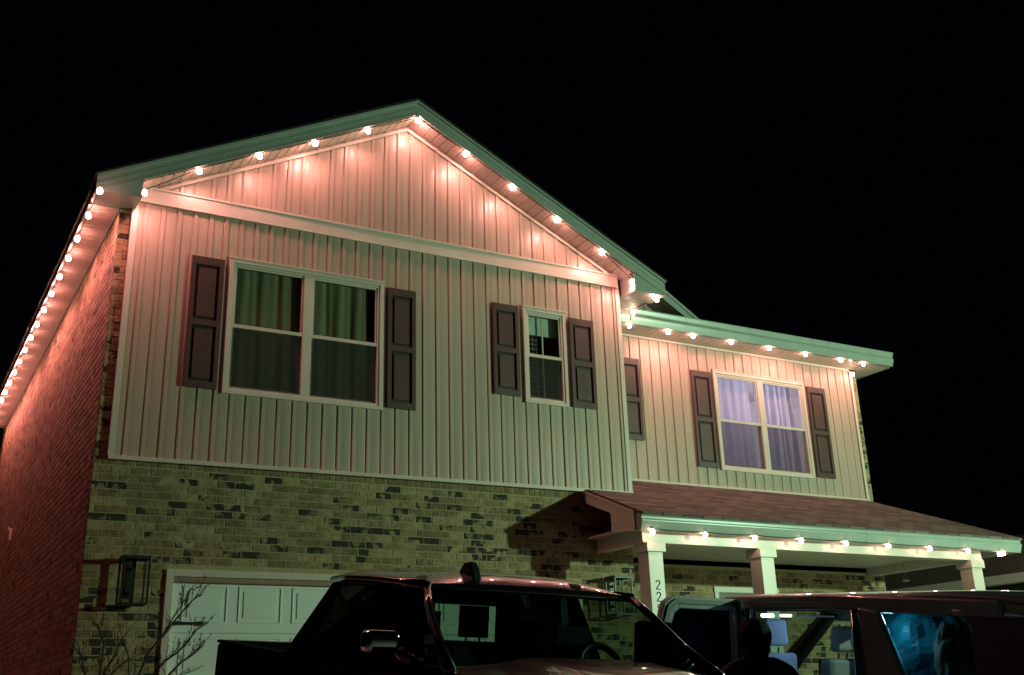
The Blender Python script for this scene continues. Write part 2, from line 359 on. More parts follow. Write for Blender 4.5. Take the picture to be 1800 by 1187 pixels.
# curtains
def curtain(name, x0, x1, y, z0, z1, mkey, label, amp=.02, waves=9, gather=0, seed=1):
    r = random.Random(seed); ph = [r.uniform(0, 6.28) for _ in range(4)]
    def fn(u, v):
        x = x0 + (x1 - x0) * u; z = z0 + (z1 - z0) * v
        d = amp * (math.sin(u * waves * 6.28 + ph[0] + .5 * math.sin(3 * u + ph[1])) + .5 * math.sin(u * waves * 2.3 * 6.28 + ph[2]) + .3 * math.sin(u * 17 + v * 3 + ph[3]))
        return (x + .012 * math.sin(v * 4 + u * 20), y + d * (1.1 - .35 * v), z)
    mb = MB().grid(fn, 160, 10); o = build(name, mb, mkey, smooth=True); return tag(o, label, 'curtain')
curtain('curtain', 1.12, 2.06, .075, 4.02, 5.66, 'curtain_g', 'grey-green curtain in the left half of the wide window nearest the brick side wall', waves=3.4, seed=3, amp=.016)
curtain('curtain', 2.08, 2.86, .075, 4.02, 5.66, 'curtain_g', 'grey-green curtain in the right half of the wide window nearest the brick side wall', waves=3, seed=4, amp=.018)
curtain('curtain', 4.98, 5.26, .13, 4.34, 5.3, 'curtain_p', 'dim checked curtain in the narrow window between brown shutters', amp=.008, waves=3, seed=5)
mb = MB().box(4.99, 5.56, .095, .11, 5.30, 5.56); tag(build('roller_blind', mb, 'pale'), 'short pale blind pulled across the top of the narrow window', 'blind')
curtain('curtain', 8.86, 9.72, YR + .14, 3.92, 5.47, 'curtain_l', 'lilac curtain in the left half of the window above the porch', waves=4.5, seed=6, amp=.04)
curtain('curtain', 9.80, 10.56, YR + .14, 3.92, 5.47, 'curtain_l', 'lilac curtain in the right half of the window above the porch', waves=4.5, seed=7, amp=.04)
rl = bpy.data.lights.new('room_lamp', 'POINT'); rl.energy = 95; rl.color = (.80, .72, 1.0); rl.shadow_soft_size = .15
ro = bpy.data.objects.new('room_lamp', rl); COL.objects.link(ro); ro.location = (9.9, 2.6, 5.2)
# shutters
def shutter(x0, x1, z0, z1, y):
    mb = MB(); wd = x1 - x0; zc = z0 + (z1 - z0) * .49
    mb.box(x0, x0 + .05, y - .048, y - .016, z0, z1); mb.box(x1 - .05, x1, y - .048, y - .016, z0, z1)
    for a, b in ((z0, z0 + .075), (zc - .035, zc + .035), (z1 - .095, z1)): mb.box(x0 + .05, x1 - .05, y - .048, y - .016, a, b)
    for a, b in ((z0 + .075, zc - .035), (zc + .035, z1 - .095)):
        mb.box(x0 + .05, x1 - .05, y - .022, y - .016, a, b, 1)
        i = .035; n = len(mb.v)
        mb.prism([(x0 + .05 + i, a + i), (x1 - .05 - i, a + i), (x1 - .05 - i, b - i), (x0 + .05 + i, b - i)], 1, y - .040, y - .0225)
    for z in (z0 + .035, z1 - .045): mb.lathe([(.008, 0), (.007, .004)], ((x0 + x1) / 2, y - .0525, z), 8, 1, 1)
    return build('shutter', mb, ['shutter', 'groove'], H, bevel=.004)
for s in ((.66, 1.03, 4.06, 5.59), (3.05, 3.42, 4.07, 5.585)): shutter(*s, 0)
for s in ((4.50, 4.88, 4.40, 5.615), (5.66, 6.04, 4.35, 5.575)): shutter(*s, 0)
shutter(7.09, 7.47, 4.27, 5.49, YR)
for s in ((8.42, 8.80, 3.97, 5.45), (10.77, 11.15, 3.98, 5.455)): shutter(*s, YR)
# bricks as real geometry
def bricks(name, ax, plane, sgn, u0, u1, z0, z1f, holes=(), bw=.203, bh=.081, dark=.13, seed=1, zbase=0, label=None, rowlock=None):
    r = random.Random(seed); mb = MB(); mj = .0095
    def P(u, d, z): return (u, plane + sgn * d * .6, z) if ax == 1 else (plane + sgn * d * .8, u, z)
    zt = max(z1f(u0), z1f(u1))
    rects = [(u0, u1, z0, zt)]
    for h in holes:
        new = []
        for a in rects:
            if h[0] >= a[1] or h[1] <= a[0] or h[2] >= a[3] or h[3] <= a[2]: new.append(a); continue
            if a[0] < h[0]: new.append((a[0], h[0], a[2], a[3]))
            if h[1] < a[1]: new.append((h[1], a[1], a[2], a[3]))
            xa, xb = max(a[0], h[0]), min(a[1], h[1])
            if h[3] < a[3]: new.append((xa, xb, h[3], a[3]))
            if h[2] > a[2]: new.append((xa, xb, a[2], h[2]))
        rects = new
    for a in rects: mb.poly([P(a[0], .008, a[2]), P(a[1], .008, a[2]), P(a[1], .008, a[3]), P(a[0], .008, a[3])], 1)
    def one(a, b, c, d, tone, dk):
        if b - a < .02 or d - c < .035: return
        dp = r.uniform(-.0018, .0018); e = .0035; n = len(mb.v); jt = lambda: r.uniform(-.0012, .0012)
        q = [(a, c), (b, c), (b, d), (a, d)]; qi = [(a + e, c + e), (b - e, c + e), (b - e, d - e), (a + e, d - e)]
        mb.v += [P(x, .0078, z) for x, z in q] + [P(x + jt(), dp + jt(), z + jt()) for x, z in qi]
        t = (tone, dk, r.random())
        mb.face([n + 4, n + 5, n + 6, n + 7], 0, t)
        for i in range(4): j = (i + 1) % 4; mb.face([n + i, n + j, n + 4 + j, n + 4 + i], 0, t)
    row = int(math.floor(z0 / bh)) - 1
    while row * bh < zt:
        za, zb = row * bh + mj / 2, (row + 1) * bh - mj / 2; off = (row % 2) * bw / 2 + (row % 3) * .008
        u = math.floor(u0 / bw) * bw - bw + off; prev = 0
        while u < u1:
            a, b = u + mj / 2, u + bw - mj / 2; a, b = max(a, u0), min(b, u1)
            dk = 1.0 if r.random() < dark * (1.3 if prev else .95) else 0.0; prev = dk
            tone = r.uniform(.1, .9)
            if b - a > .02:
                c, d = max(za, z0), min(zb, z1f(u)); parts = [(a, b)]
                if rowlock and c > rowlock - bh * .5: d = min(d, rowlock)
                for h in holes:
                    if c < h[3] and d > h[2]:
                        np_ = []
                        for (p, q) in parts:
                            if h[0] >= q or h[1] <= p: np_.append((p, q)); continue
                            if p < h[0]: np_.append((p, h[0] - .004))
                            if h[1] < q: np_.append((h[1] + .004, q))
                        parts = np_
                for p, q in parts: one(p, q, c, d, tone, dk)
            u += bw
        row += 1
    if rowlock:
        u = u0
        while u < u1 - .02:
            one(u + .004, min(u + .0665, u1), rowlock + .010, z1f(u) - .004, r.uniform(0, .45), 0); u += .0705
    o = build(name, mb, ['brick', 'mortar'], H, tint=True)
    if label: o['label'] = label
    return o
bricks('brick_wall', 1, .03, 1, -.155, W, -.6, lambda u: z0f(u) - .02, [(.66, 5.68, -.7, 2.135)], seed=2, rowlock=3.159, dark=.23)
bricks('brick_corner', 1, .031, 1, -.155, -.03, 3.22, lambda u: 6.03, seed=5, dark=.1)
bricks('brick_wall', 0, -.16, 1, .035, 11.2, -1.2, lambda u: 6.02, seed=3, dark=.03)
bricks('brick_wall', 1, 1.0, 1, W, 12.0, -.3, lambda u: 2.55, [(8.55, 9.75, -.4, 2.26)], seed=4, dark=.20)
bricks('brick_corner', 1, YR + .04, 1, XR + .022, 12.0, 3.6, lambda u: 5.86, seed=6, dark=.2)
build('rear_wall', MB().box(-.15, 12.0, 11.0, 11.2, -.5, 6.0), 'nbrick', H); build('side_wall', MB().box(11.9, 11.998, 1.02, 10.98, -.5, 5.86), 'nbrick', H); build('garage_return_wall', MB().box(6.49, 6.499, .05, .99, -.4, 3.25), 'nbrick', H)
# garage door
mb = MB()
mb.box(.66, .735, .0, .10, -.3, 2.135); mb.box(5.605, 5.68, .0, .10, -.3, 2.135); mb.box(.735, 5.605, .0, .10, 2.065, 2.135)
build('door_frame', mb, 'white', H, bevel=.004)
build('header_strip', MB().box(.737, 5.603, .03, .10, 2.015, 2.0645), 'strip', H, bevel=.003)  # thin tan-coloured bar across the top of the door, just below the header
mb = MB(); py = .10
for r_ in range(4):
    zt = 2.03 - r_ * .515; mb.box(.736, 5.604, py, py + .04, zt - .512, zt)
    for c_ in range(8):
        xa = .86 + c_ * .585; xb = xa + .465; za = zt - .41; zb = zt - .045
        mb.ring(xa, xb, za, zb, .012, py - .010, py - .0003)
        mb.box(xa + .055, xb - .055, py - .009, py - .0003, za + .05, zb - .05)
gd = build('garage_door', mb, 'door', H, bevel=.003)
for za in (1.61,):
    mb = MB(); mb.prism([(.77, za - .016), (1.02, za - .012), (1.055, za - .024), (1.10, za), (1.055, za + .024), (1.02, za + .012), (.77, za + .016)], 1, py - .03, py - .013)
    for x in (.80, .90, 1.04): mb.lathe([(.008, 0), (.006, .006)], (x, py - .036, za), 8, 1)
    build('strap_hinge', mb, 'black', gd)
    mb = MB(); za = .58; mb.prism([(.77, za - .016), (1.02, za - .012), (1.055, za - .024), (1.10, za), (1.055, za + .024), (1.02, za + .012), (.77, za + .016)], 1, py - .03, py - .013); build('strap_hinge', mb, 'black', gd)
# front gable roof edge
mb = MB()
for sg in (-1, 1):
    xe = -.48 if sg < 0 else 7.07
    def L_(dz0, dz1, ya, yb): mb.prism([(3.3, 8.12 + dz1), (xe, 8.12 + rk(xe) + dz1), (xe, 8.12 + rk(xe) + dz0), (3.3, 8.12 + dz0)], 1, ya, yb)
    L_(-.215, -.052, -.35, -.32); L_(-.052, 0, -.378, -.32); L_(-.125, -.115, -.356, -.351); L_(-.222, -.198, -.357, -.351)
build('rake_fascia', mb, 'gutter', H)
# boxed eave returns
mb = MB(); mb.prism([(-.478, 6.035), (.0, 6.035), (.0, 6.245), (-.478, 6.02 + .016)], 1, -.344, .027); build('eave_return', mb, 'gutter', H, bevel=.003)
mb = MB(); mb.prism([(6.56, 6.0), (7.068, 6.0), (7.068, 6.025), (6.56, 6.265)], 1, -.344, -.002); build('eave_return', mb, 'gutter', H, bevel=.003)
# rake soffit with grooves
def grooved(name, x0, x1, zf, y0, y1, pitch=.11):
    mb = MB(); x = x0; P = []
    while x < x1: P += [(x, 0), (x + .004, .010), (x + .009, .010), (x + .013, 0)]; x += pitch
    P.append((x1, 0)); P = [p for p in P if p[0] <= x1]
    for a, b in zip(P, P[1:]): mb.poly([(a[0], y0, zf(a[0]) + a[1]), (b[0], y0, zf(b[0]) + b[1]), (b[0], y1, zf(b[0]) + b[1]), (a[0], y1, zf(a[0]) + a[1])])
    return build(name, mb, 'soffit', H)
grooved('rake_soffit', 0.002, 3.3, lambda x: 7.895 + rk(x), -.319, -.0)
grooved('rake_soffit', 3.3, 6.558, lambda x: 7.895 + rk(x), -.319, -.0)
def eave(xa, xb, y0, y1, z, pitch=.11):
    mb = MB(); y = y0; P = []
    while y < y1: P += [(y, 0), (y + .004, .010), (y + .009, .010), (y + .013, 0)]; y += pitch
    P = [p for p in P if p[0] <= y1] + [(y1, 0)]
    for a, b in zip(P, P[1:]): mb.poly([(xa, a[0], z + a[1]), (xb, a[0], z + a[1]), (xb, b[0], z + b[1]), (xa, b[0], z + b[1])])
    return build('eave_soffit', mb, 'soffit', H)
eave(-.458, -.161, .03, 11.0, 6.03); eave(6.5, 7.03, .0, 11.0, 6.03)
mb = MB(); mb.box(-.485, -.459, .03, 11.0, 6.015, 6.19); mb.box(-.50, -.4855, .03, 11.0, 6.14, 6.19)
mb.box(-.175, -.161, .035, 11.0, 6.0, 6.028)
build('eave_fascia', mb, 'gutter', H)
mb = MB(); mb.box(7.031, 7.056, -.31, 11.0, 6.015, 6.19); build('eave_fascia', mb, 'gutter', H)
mb = MB(); mb.prism([(-.50, 6.20), (3.3, 8.10), (7.10, 6.20), (7.10, 6.225), (3.3, 8.135), (-.50, 6.225)], 1, -.385, 11.2); build('main_roof', mb, 'shingle', H)
# stepped gable behind
mb = MB(); zr = lambda x: 6.56 - .63 * (x - 7.77)
mb.prism([(7.25, zr(7.25)), (8.46, zr(8.46)), (8.46, zr(8.46) - .13), (7.25, zr(7.25) - .17)], 1, .62, .66)
mb.prism([(7.25, zr(7.25) + .01), (8.47, zr(8.47) + .01), (8.47, zr(8.47) - .04), (7.25, zr(7.25) - .04)], 1, .595, .6195); build('rake_fascia', mb, 'gutter', H)
mb = MB(); mb.prism([(7.2, zr(7.2) - .14), (8.5, zr(8.5) - .14), (8.5, zr(8.5) - .12), (7.2, zr(7.2) - .12)], 1, .661, 1.0); build('rake_soffit', mb, 'soffit', H)
mb = MB(); mb.prism([(7.2, zr(7.2) - .02), (8.47, zr(8.47) - .02), (8.47, zr(8.47) + .005), (7.2, zr(7.2) + .005)], 1, .6615, 9.0); build('rear_roof', mb, 'shingle', H)
# right block eave
GP = [(.585, 5.87), (.50, 5.87), (.478, 5.925), (.462, 5.965), (.462, 5.985), (.474, 6.0), (.474, 6.03), (.452, 6.07), (.452, 6.095), (.585, 6.095)]
mb = MB(); mb.prism(GP, 0, 6.62, 12.36)
for xj in (8.05, 10.9): mb.prism([(a - (.003 if a < .58 else -.002), b + (-.003 if b < 5.9 else 0)) for a, b in GP], 0, xj, xj + .035)
build('gutter', mb, 'gutter', H, bevel=.002)
mb = MB(); x = 6.62; mb.box(6.505, 12.34, .586, YR - .016, 5.872, 5.885); mb.box(12.0, 12.34, YR - .015, 9.0, 5.872, 5.885)
for k in range(50): mb.box(6.6 + .115 * k, 6.606 + .115 * k, .59, YR - .02, 5.868, 5.8715)
build('eave_soffit', mb, 'soffit', H)
mb = MB(); mb.box(12.341, 12.365, .586, 9.0, 5.86, 6.09); build('eave_fascia', mb, 'gutter', H)
mb = MB(); mb.prism([(.47, 6.10), (5.0, 7.0), (9.5, 6.1), (9.5, 6.05), (5.0, 6.95), (.59, 6.07)], 0, 7.06, 12.37); build('main_roof', mb, 'shingle', H)
# porch
ZF = 2.825; SL = .405
pz = lambda y: ZF + SL * (y + 1.18)
mb = MB(); A = [(5.79, -1.19), (12.52, -1.19), (11.80, YR - .04), (6.53, YR - .04), (6.53, -.05), (5.79, -.05)]
n = 0; top = [(x, y, pz(y)) for x, y in A]; bot = [(x, y, pz(y) - .03) for x, y in A]
mb.v += top + bot; k = 6
mb.face(list(range(6))); mb.face(list(range(11, 5, -1)))
for i in range(6): j = (i + 1) % 6; mb.face([i, j, 6 + j, 6 + i])
mb.poly([(12.52, -1.19, ZF), (12.52, 1.1, ZF), (11.80, YR - .04, pz(YR - .04))])
build('porch_roof', mb, 'shingle', H)
GP2 = [(-1.05, 2.62), (-1.135, 2.62), (-1.155, 2.675), (-1.172, 2.715), (-1.172, 2.735), (-1.16, 2.75), (-1.16, 2.775), (-1.182, 2.80), (-1.182, 2.822), (-1.05, 2.822)]
mb = MB(); mb.prism(GP2, 0, 5.80, 12.51)
for xj in (9.42, 11.2): mb.prism([(a - (.003 if a < -1.06 else -.002), b + (-.003 if b < 2.65 else 0)) for a, b in GP2], 0, xj, xj + .035)
build('gutter', mb, 'gutter', H, bevel=.002)
mb = MB(); mb.box(12.40, 12.51, -1.049, 1.05, 2.62, 2.80); build('gutter', mb, 'gutter', H)
mb = MB(); mb.box(5.80, 12.39, -1.049, -.86, 2.67, 2.685); mb.box(5.80, 5.95, -.859, .0, 2.67, 2.685); build('porch_soffit', mb, 'soffit', H)
mb = MB(); mb.prism([(.02, 3.24), (-.05, 3.10), (-.57, 2.90), (-.57, 2.665), (-1.049, 2.62), (-1.049, 2.815), (-1.05, 2.846), (.0, 3.262)], 0, 5.775, 5.80)
mb.prism([(-1.06, 2.85), (.0, 3.275), (.0, 3.25), (-1.06, 2.825)], 0, 5.762, 5.7745); build('rake_board', mb, 'white', H)
mb = MB(); mb.box(5.93, 11.83, -.985, -.80, 2.50, 2.669); mb.box(5.92, 11.84, -.995, -.9855, 2.50, 2.525); mb.box(5.92, 5.9295, -.985, -.80, 2.5, 2.66); build('porch_beam', mb, 'white', H, bevel=.003)
mb = MB(); mb.box(5.95, 6.13, -.799, .028, 2.52, 2.669); mb.box(5.93, 5.9495, -.799, .028, 2.50, 2.53); build('porch_beam', mb, 'white', H)
mb = MB(); mb.box(11.62, 11.80, -.799, .998, 2.50, 2.669); build('porch_beam', mb, 'white', H)
mb = MB(); mb.box(6.135, 11.615, -.799, .998, 2.62, 2.64); build('porch_ceiling', mb, 'white', H)
cols = []
for xc in (6.085, 7.81, 11.68):
    mb = MB(); mb.box(xc - .105, xc + .105, -1.0, -.79, -.25, 2.40)
    c = build('column', mb, 'white', H, bevel=.004); cols.append(c)
    mb = MB(); mb.box(xc - .135, xc + .135, -1.03, -.76, 2.395, 2.499); build('column_cap', mb, 'white', c, bevel=.004); build('column_base', MB().box(xc - .125, xc + .125, -1.02, -.77, -.25, .0), 'white', c, bevel=.004)
# house number on the first column
DIG = {'2': [(-.026, .028), (-.022, .042), (-.008, .05), (.010, .05), (.024, .040), (.027, .024), (.018, .006), (-.004, -.018), (-.024, -.038), (-.028, -.050), (.030, -.050)],
       '8': [(0, .002), (-.02, .012), (-.024, .028), (-.012, .047), (.006, .050), (.022, .038), (.023, .022), (.012, .008), (-.012, -.004), (-.028, -.020), (-.026, -.040), (-.008, -.052), (.014, -.050), (.028, -.036), (.026, -.016), (.010, -.002), (0, .002)]}
for i, ch in enumerate('228'):
    mb = MB(); zc = 2.015 - .135 * i; xc = 6.09
    pts = DIG[ch]
    for rnd in range(2 if ch == '2' else 3):
        q = []
        for a, b in zip(pts, pts[1:]): q += [(a[0] * .75 + b[0] * .25, a[1] * .75 + b[1] * .25), (a[0] * .25 + b[0] * .75, a[1] * .25 + b[1] * .75)]
        pts = [pts[0]] + (q[:-1] if ch == '2' and rnd == 0 else q) + [pts[-1]]
        if rnd == 0 and ch == '2': pts = pts[:-1] + [(-.026, -.050), (.030, -.050)]
    mb.tube([(xc + p[0], -1.004, zc + p[1]) for p in pts], .0055, 6)
    build('house_number', mb, 'number', cols[0])
# front door under porch
mb = MB(); mb.ring(8.56, 9.74, -.1, 2.255, .07, .985, 1.03); mb.box(8.545, 9.755, .975, .9845, 2.19, 2.27); build('door_frame', mb, 'white', H, bevel=.003)
mb = MB(); mb.box(8.632, 9.668, 1.01, 1.05, -.03, 2.184); mb.ring(8.75, 9.55, 1.2, 2.08, .03, 1.0, 1.0098)
fd = build('front_door', mb, 'shutter', H, bevel=.003)
mb = MB(); mb.box(8.782, 9.518, 1.001, 1.008, 1.232, 2.048); build('pane', mb, 'tint', fd)
# dryer vent flap on the side wall
mb = MB(); mb.box(-.20, -.161, 7.13, 7.25, 3.38, 3.56); mb.box(-.225, -.2005, 7.12, 7.26, 3.52, 3.57); build('wall_vent', mb, 'white', H, bevel=.004)
# ------------------------------------------------------------------ wall lanterns
def lantern(x, z, label):
    t = thing('wall_lantern', label, 'lantern', (x, .03, z), group='box lanterns either side of the garage door')
    mb = MB(); y0, y1 = -.27, -.07; h = .22; w_ = .125; r = .009
    for xx in (-w_, w_):
        for yy in (y0, y1): mb.box(xx - r, xx + r, yy - r, yy + r, -h, h)
    for zz in (-h, h):
        for yy in (y0, y1): mb.box(-w_ + r, w_ - r, yy - r, yy + r, zz - r, zz + r)
        for xx in (-w_, w_): mb.box(xx - r, xx + r, y0 + r, y1 - r, zz - r, zz + r)
    mb.box(-w_ - .012, w_ + .012, y0 - .012, y1 + .012, h + .0095, h + .022); mb.lathe([(.02, 0), (.012, .02)], (0, -.17, h + .022), 10)
    build('lantern_frame', mb, 'black', t, local=True)
    mb = MB(); mb.box(-.042, .042, -.022, -.001, -.15, .19); mb.box(-.012, .012, -.07, -.022, .12, .15); mb.box(-.012, .012, -.07, -.022, -.12, -.09); build('back_plate', mb, 'black', t, local=True)
    mb = MB(); mb.lathe([(.016, .21), (.016, .13), (.012, .128)], (0, -.17, 0), 10); build('lamp_socket', mb, 'black', t, local=True)
    mb = MB(); mb.lathe([(.010, .128), (.013, .10), (.028, .06), (.031, .035), (.022, .01), (.004, 0)], (0, -.17, 0), 14); build('lamp_bulb', mb, 'clear', t, local=True, smooth=True)
    for xx in (-w_ + .002, w_ - .002):
        mb = MB(); mb.poly([(xx, y0 + r, -h + r), (xx, y1 - r, -h + r), (xx, y1 - r, h - r), (xx, y0 + r, h - r)]); build('lantern_pane', mb, 'clear', t, local=True)
    mb = MB(); mb.poly([(-w_ + r, y0, -h + r), (w_ - r, y0, -h + r), (w_ - r, y0, h - r), (-w_ + r, y0, h - r)]); build('lantern_pane', mb, 'clear', t, local=True)
    return t
la = lantern(.31, 1.985, 'black open box lantern on the brick left of the white garage door')
lb = copy_tree(la); lb.location = (6.13, .03, 1.965); lb['label'] = 'black open box lantern on the brick beside the numbered porch column'
# ------------------------------------------------------------------ string lights
bulb_mb = MB(); bulb_mb.lathe([(.018, .028), (.024, .018), (.029, .0), (.028, -.014), (.023, -.028)], n=12); bulb_mb.m[-1] = 1
sock_mb = MB(); sock_mb.lathe([(.010, .040), (.024, .036), (.024, .0285), (.019, .0282)], n=10)
bulb_me = build('bulb', bulb_mb, ['bulb', 'lens']); sock_me = build('socket', sock_mb, 'cord', smooth=True)
first = [True]
VAR = {}
def variant(b, a, l):
    if (a, l) not in VAR: pm = b.data.copy(); pm.materials[0] = M[a]; pm.materials[1] = M[l]; VAR[(a, l)] = pm
    b.data = VAR[(a, l)]
def string(name, label, pts, wire_off=(0, -.0, .034), look=None, dim_last=False):
    t = thing(name, label, 'string lights', pts[0], group='strings of warm bulbs along the eaves')
    o0 = Vector(pts[0]); path = []
    for a, b in zip(pts, pts[1:]):
        a = Vector(a) - o0 + Vector(wire_off); b = Vector(b) - o0 + Vector(wire_off); sag = min(.012, .012 * (b - a).length)
        for k in range(6): f = k / 6; path.append(a.lerp(b, f) - Vector((0, 0, 4 * sag * f * (1 - f))))
    path.append(Vector(pts[-1]) - o0 + Vector(wire_off))
    mb = MB().tube(path, .0055, 5); build('cord', mb, 'cord', t, local=True)
    for p in pts:
        if first[0]: b, s = bulb_me, sock_me; first[0] = False
        else: b, s = bulb_me.copy(), sock_me.copy(); COL.objects.link(b); COL.objects.link(s)
        if look: variant(b, *look)
        if dim_last and p is pts[-1]: variant(b, 'bulb_p', 'lens_p')
        b.parent = t; b.location = Vector(p) - o0; s.parent = b; s.location = (0, 0, 0)
        b.rotation_euler = (random.uniform(-.3, .3), random.uniform(-.3, .3), 0)
YL = -.308
string('string_lights', 'warm bulbs strung up and over the big front gable', [(.03, YL, 6.12), (.60, YL, 6.51), (1.28, YL, 6.86), (1.96, YL, 7.19), (2.64, YL, 7.53), (3.32, YL, 7.85), (4.01, YL, 7.52), (4.70, YL, 7.18), (5.37, YL, 6.84), (6.07, YL, 6.49), (6.54, YL, 6.14), (6.91, YL, 5.97)])
string('string_lights', 'long row of warm bulbs receding along the eave above the red-lit side wall', [(-.462, y, 5.945) for y in (-.52, .17, .88, 1.53, 2.2, 2.87, 3.55, 4.2, 4.84, 5.5, 6.13, 6.75, 7.39, 8.0, 8.55, 9.13, 9.8, 10.5)], look=('bulb', 'lens_l'))
string('string_lights', 'short run of warm bulbs on the inner eave between the gable and the right-hand wall', [(7.02, -.20, 5.985), (7.02, .36, 5.985), (7.06, .53, 5.84)], look=('bulb_p', 'lens_p'))
string('string_lights', 'warm bulbs along the upper gutter over the lilac curtained window', [(x, .53, 5.845) for x in (7.76, 8.22, 8.94, 9.70, 10.45, 11.21, 11.72)] + [(11.78, .85, 5.76)], dim_last=True)
string('string_lights', 'warm bulbs hanging from the porch gutter above the columns', [(x, -1.15, 2.600) for i, x in enumerate((5.95, 6.73, 7.51, 8.27, 9.04, 9.81, 10.60, 11.37))] + [(12.02, -1.15, 2.585), (12.13, -1.13, 2.60)], look=('bulb_p', 'lens_p'))
# ------------------------------------------------------------------ black pickup, nose to the street
T = thing('pickup_truck', 'black crew-cab pickup parked nose-out before the garage door', 'pickup truck', (1.49, -5.65, -.47), (.09, .03, -.02))
def tb(name, mb, mt, parent=T, **k): return build(name, mb, mt, parent, local=True, **k)
def crown(x, hw): return max(0, 1 - abs(x / hw) ** 3.2)
def rail_z(y): return 1.825 + .085 * min(1, max(0, (y + .05) / 1.2)) ** .7
def roof_fn(u, v):
    x = -.715 + 1.43 * u; y = -.07 + 1.70 * v; hw = .715; e = abs(x / hw)
    z = rail_z(y) + .075 * (1 - e ** 3.2) ** .8 - .075 * max(0, 1 - v / .22) ** 2.2 * (1 - e ** 4) - .03 * max(0, (v - .85) / .15) ** 2
    return (x, y + .05 * e ** 2.5 * (1 - v), z)
mb = MB().grid(roof_fn, 36, 30); rf = tb('roof', mb, 'paint', smooth=True); sm = rf.modifiers.new('s', 'SOLIDIFY'); sm.thickness = .03; sm.offset = -1
def sx(z): return .695 + .215 * (1.85 - z) / .45
def side_panel(mb, s, pts, d0=-.03, d1=.012, mi=0):
    n = len(mb.v); k = len(pts); mb.v += [(s * (sx(z) + d0), y, z) for y, z in pts] + [(s * (sx(z) + d1), y, z) for y, z in pts]
    mb.face([n + i for i in range(k)], mi); mb.face([n + k + i for i in reversed(range(k))], mi)
    for i in range(k): j = (i + 1) % k; mb.face([n + i, n + j, n + k + j, n + k + i], mi)
for s in (-1, 1):
    mb = MB().tube([(s * .705, -.05, 1.822), (s * .712, .3, rail_z(.3) - .012), (s * .712, .8, rail_z(.8) - .012), (s * .705, 1.25, rail_z(1.25) - .012), (s * .70, 1.60, 1.885)], .028, 8); tb('roof_rail', mb, 'paint', smooth=True)
    mb = MB().tube([(s * .70, -.03, 1.825), (s * .755, -.20, 1.71), (s * .80, -.45, 1.54), (s * .855, -.74, 1.38)], [.024, .024, .028, .036], 8); tb('windshield_pillar', mb, 'paint', smooth=True)
    mb = MB(); side_panel(mb, s, [(.62, 1.36), (.74, 1.36), (.72, 1.87), (.63, 1.87)]); tb('door_pillar', mb, 'satin')
    mb = MB(); side_panel(mb, s, [(1.40, 1.36), (1.86, 1.36), (1.84, 1.45), (1.62, 1.88), (1.56, 1.90), (1.44, 1.90)]); tb('rear_pillar', mb, 'satin', bevel=.012)
# back wall of cab with window opening
mb = MB(); yb = 1.62
mb.prism([(-.86, 1.36), (.10, 1.36), (.10, 1.87), (-.66, 1.87)], 1, yb, yb + .04); mb.prism([(.62, 1.36), (.86, 1.36), (.66, 1.87), (.62, 1.87)], 1, yb, yb + .04); mb.box(.10, .62, yb, yb + .04, 1.36, 1.51); mb.box(.10, .62, yb, yb + .04, 1.765, 1.87)
tb('rear_panel', mb, 'dark_in'); mb = MB(); mb.poly([(.10, yb + .02, 1.51), (.62, yb + .02, 1.51), (.62, yb + .02, 1.765), (.10, yb + .02, 1.765)]); tb('rear_window', mb, 'sideg')
mb = MB(); mb.poly([(-.69, -.04, 1.815), (.69, -.04, 1.815), (.84, -.72, 1.375), (-.84, -.72, 1.375)]); tb('windshield', mb, 'wshield')
for s, mt in ((-1, 'tint'), (1, 'sideg')):
    for m_, pl in ((mt, [(-.55, 1.40), (.62, 1.40), (.62, 1.85), (.02, 1.82)]), ('tint', [(.74, 1.40), (1.42, 1.40), (1.45, 1.88), (.74, 1.86)])):
        mb = MB(); mb.poly([(s * sx(z), y, z) for y, z in pl]); tb('side_window', mb, m_)
# door skins below the glass, widening to the shoulder
def body_fn(s):
    mb = MB()
    ys_ = [-1.75, -1.3, -.75, -.4, .68, 1.83]; 
    for a, b in zip(ys_, ys_[1:]):
        prof = [(.80, 1.39), (.90, 1.34), (.935, 1.22), (.95, .9), (.93, .55), (.86, .45)]
        for p, q in zip(prof, prof[1:]):
            dz = lambda y: -.10 * max(0, (-.75 - y)) 
            mb.poly([(s * p[0], a, p[1] + dz(a)), (s * p[0], b, p[1] + dz(b)), (s * q[0], b, q[1] + dz(b) * .5), (s * q[0], a, q[1] + dz(a) * .5)])
    return mb
for s in (-1, 1): tb('door', body_fn(s), 'satin', smooth=True, weld=True)
mb = MB()
def hood_fn(u, v):
    x = -.86 + 1.72 * u; y = -.60 - 1.18 * v
    return (x, y, 1.385 + .055 * crown(x, .86) + .022 * (1 if False else 1 / (1 + math.exp((abs(x + .0) - .42) / .025))) - .13 * v ** 1.6 - .05 * v ** 6)
hd = tb('hood', MB().grid(hood_fn, 40, 20), 'paint', smooth=True)
mb = MB().box(-.90, .90, -1.83, -1.70, .62, 1.20); mb.box(-.95, .95, -1.97, -1.84, .48, .78); tb('grille', mb, 'chrome', bevel=.02)
for s in (-1, 1): mb = MB().box(min(s * .92, s * .62), max(s * .92, s * .62), -1.86, -1.835, .86, 1.08); tb('headlight', mb, 'clear', bevel=.01)
mb = MB().box(-.84, .84, -.58, -.10, 1.33, 1.372); mb.prism([(-.58, 1.372), (-.30, 1.40), (-.10, 1.372)], 0, -.8, .8); tb('dashboard', mb, 'dark_in')
mb = MB().box(-.85, .85, -.6, 1.8, .5, .56); tb('floor_pan', mb, 'dark_in')
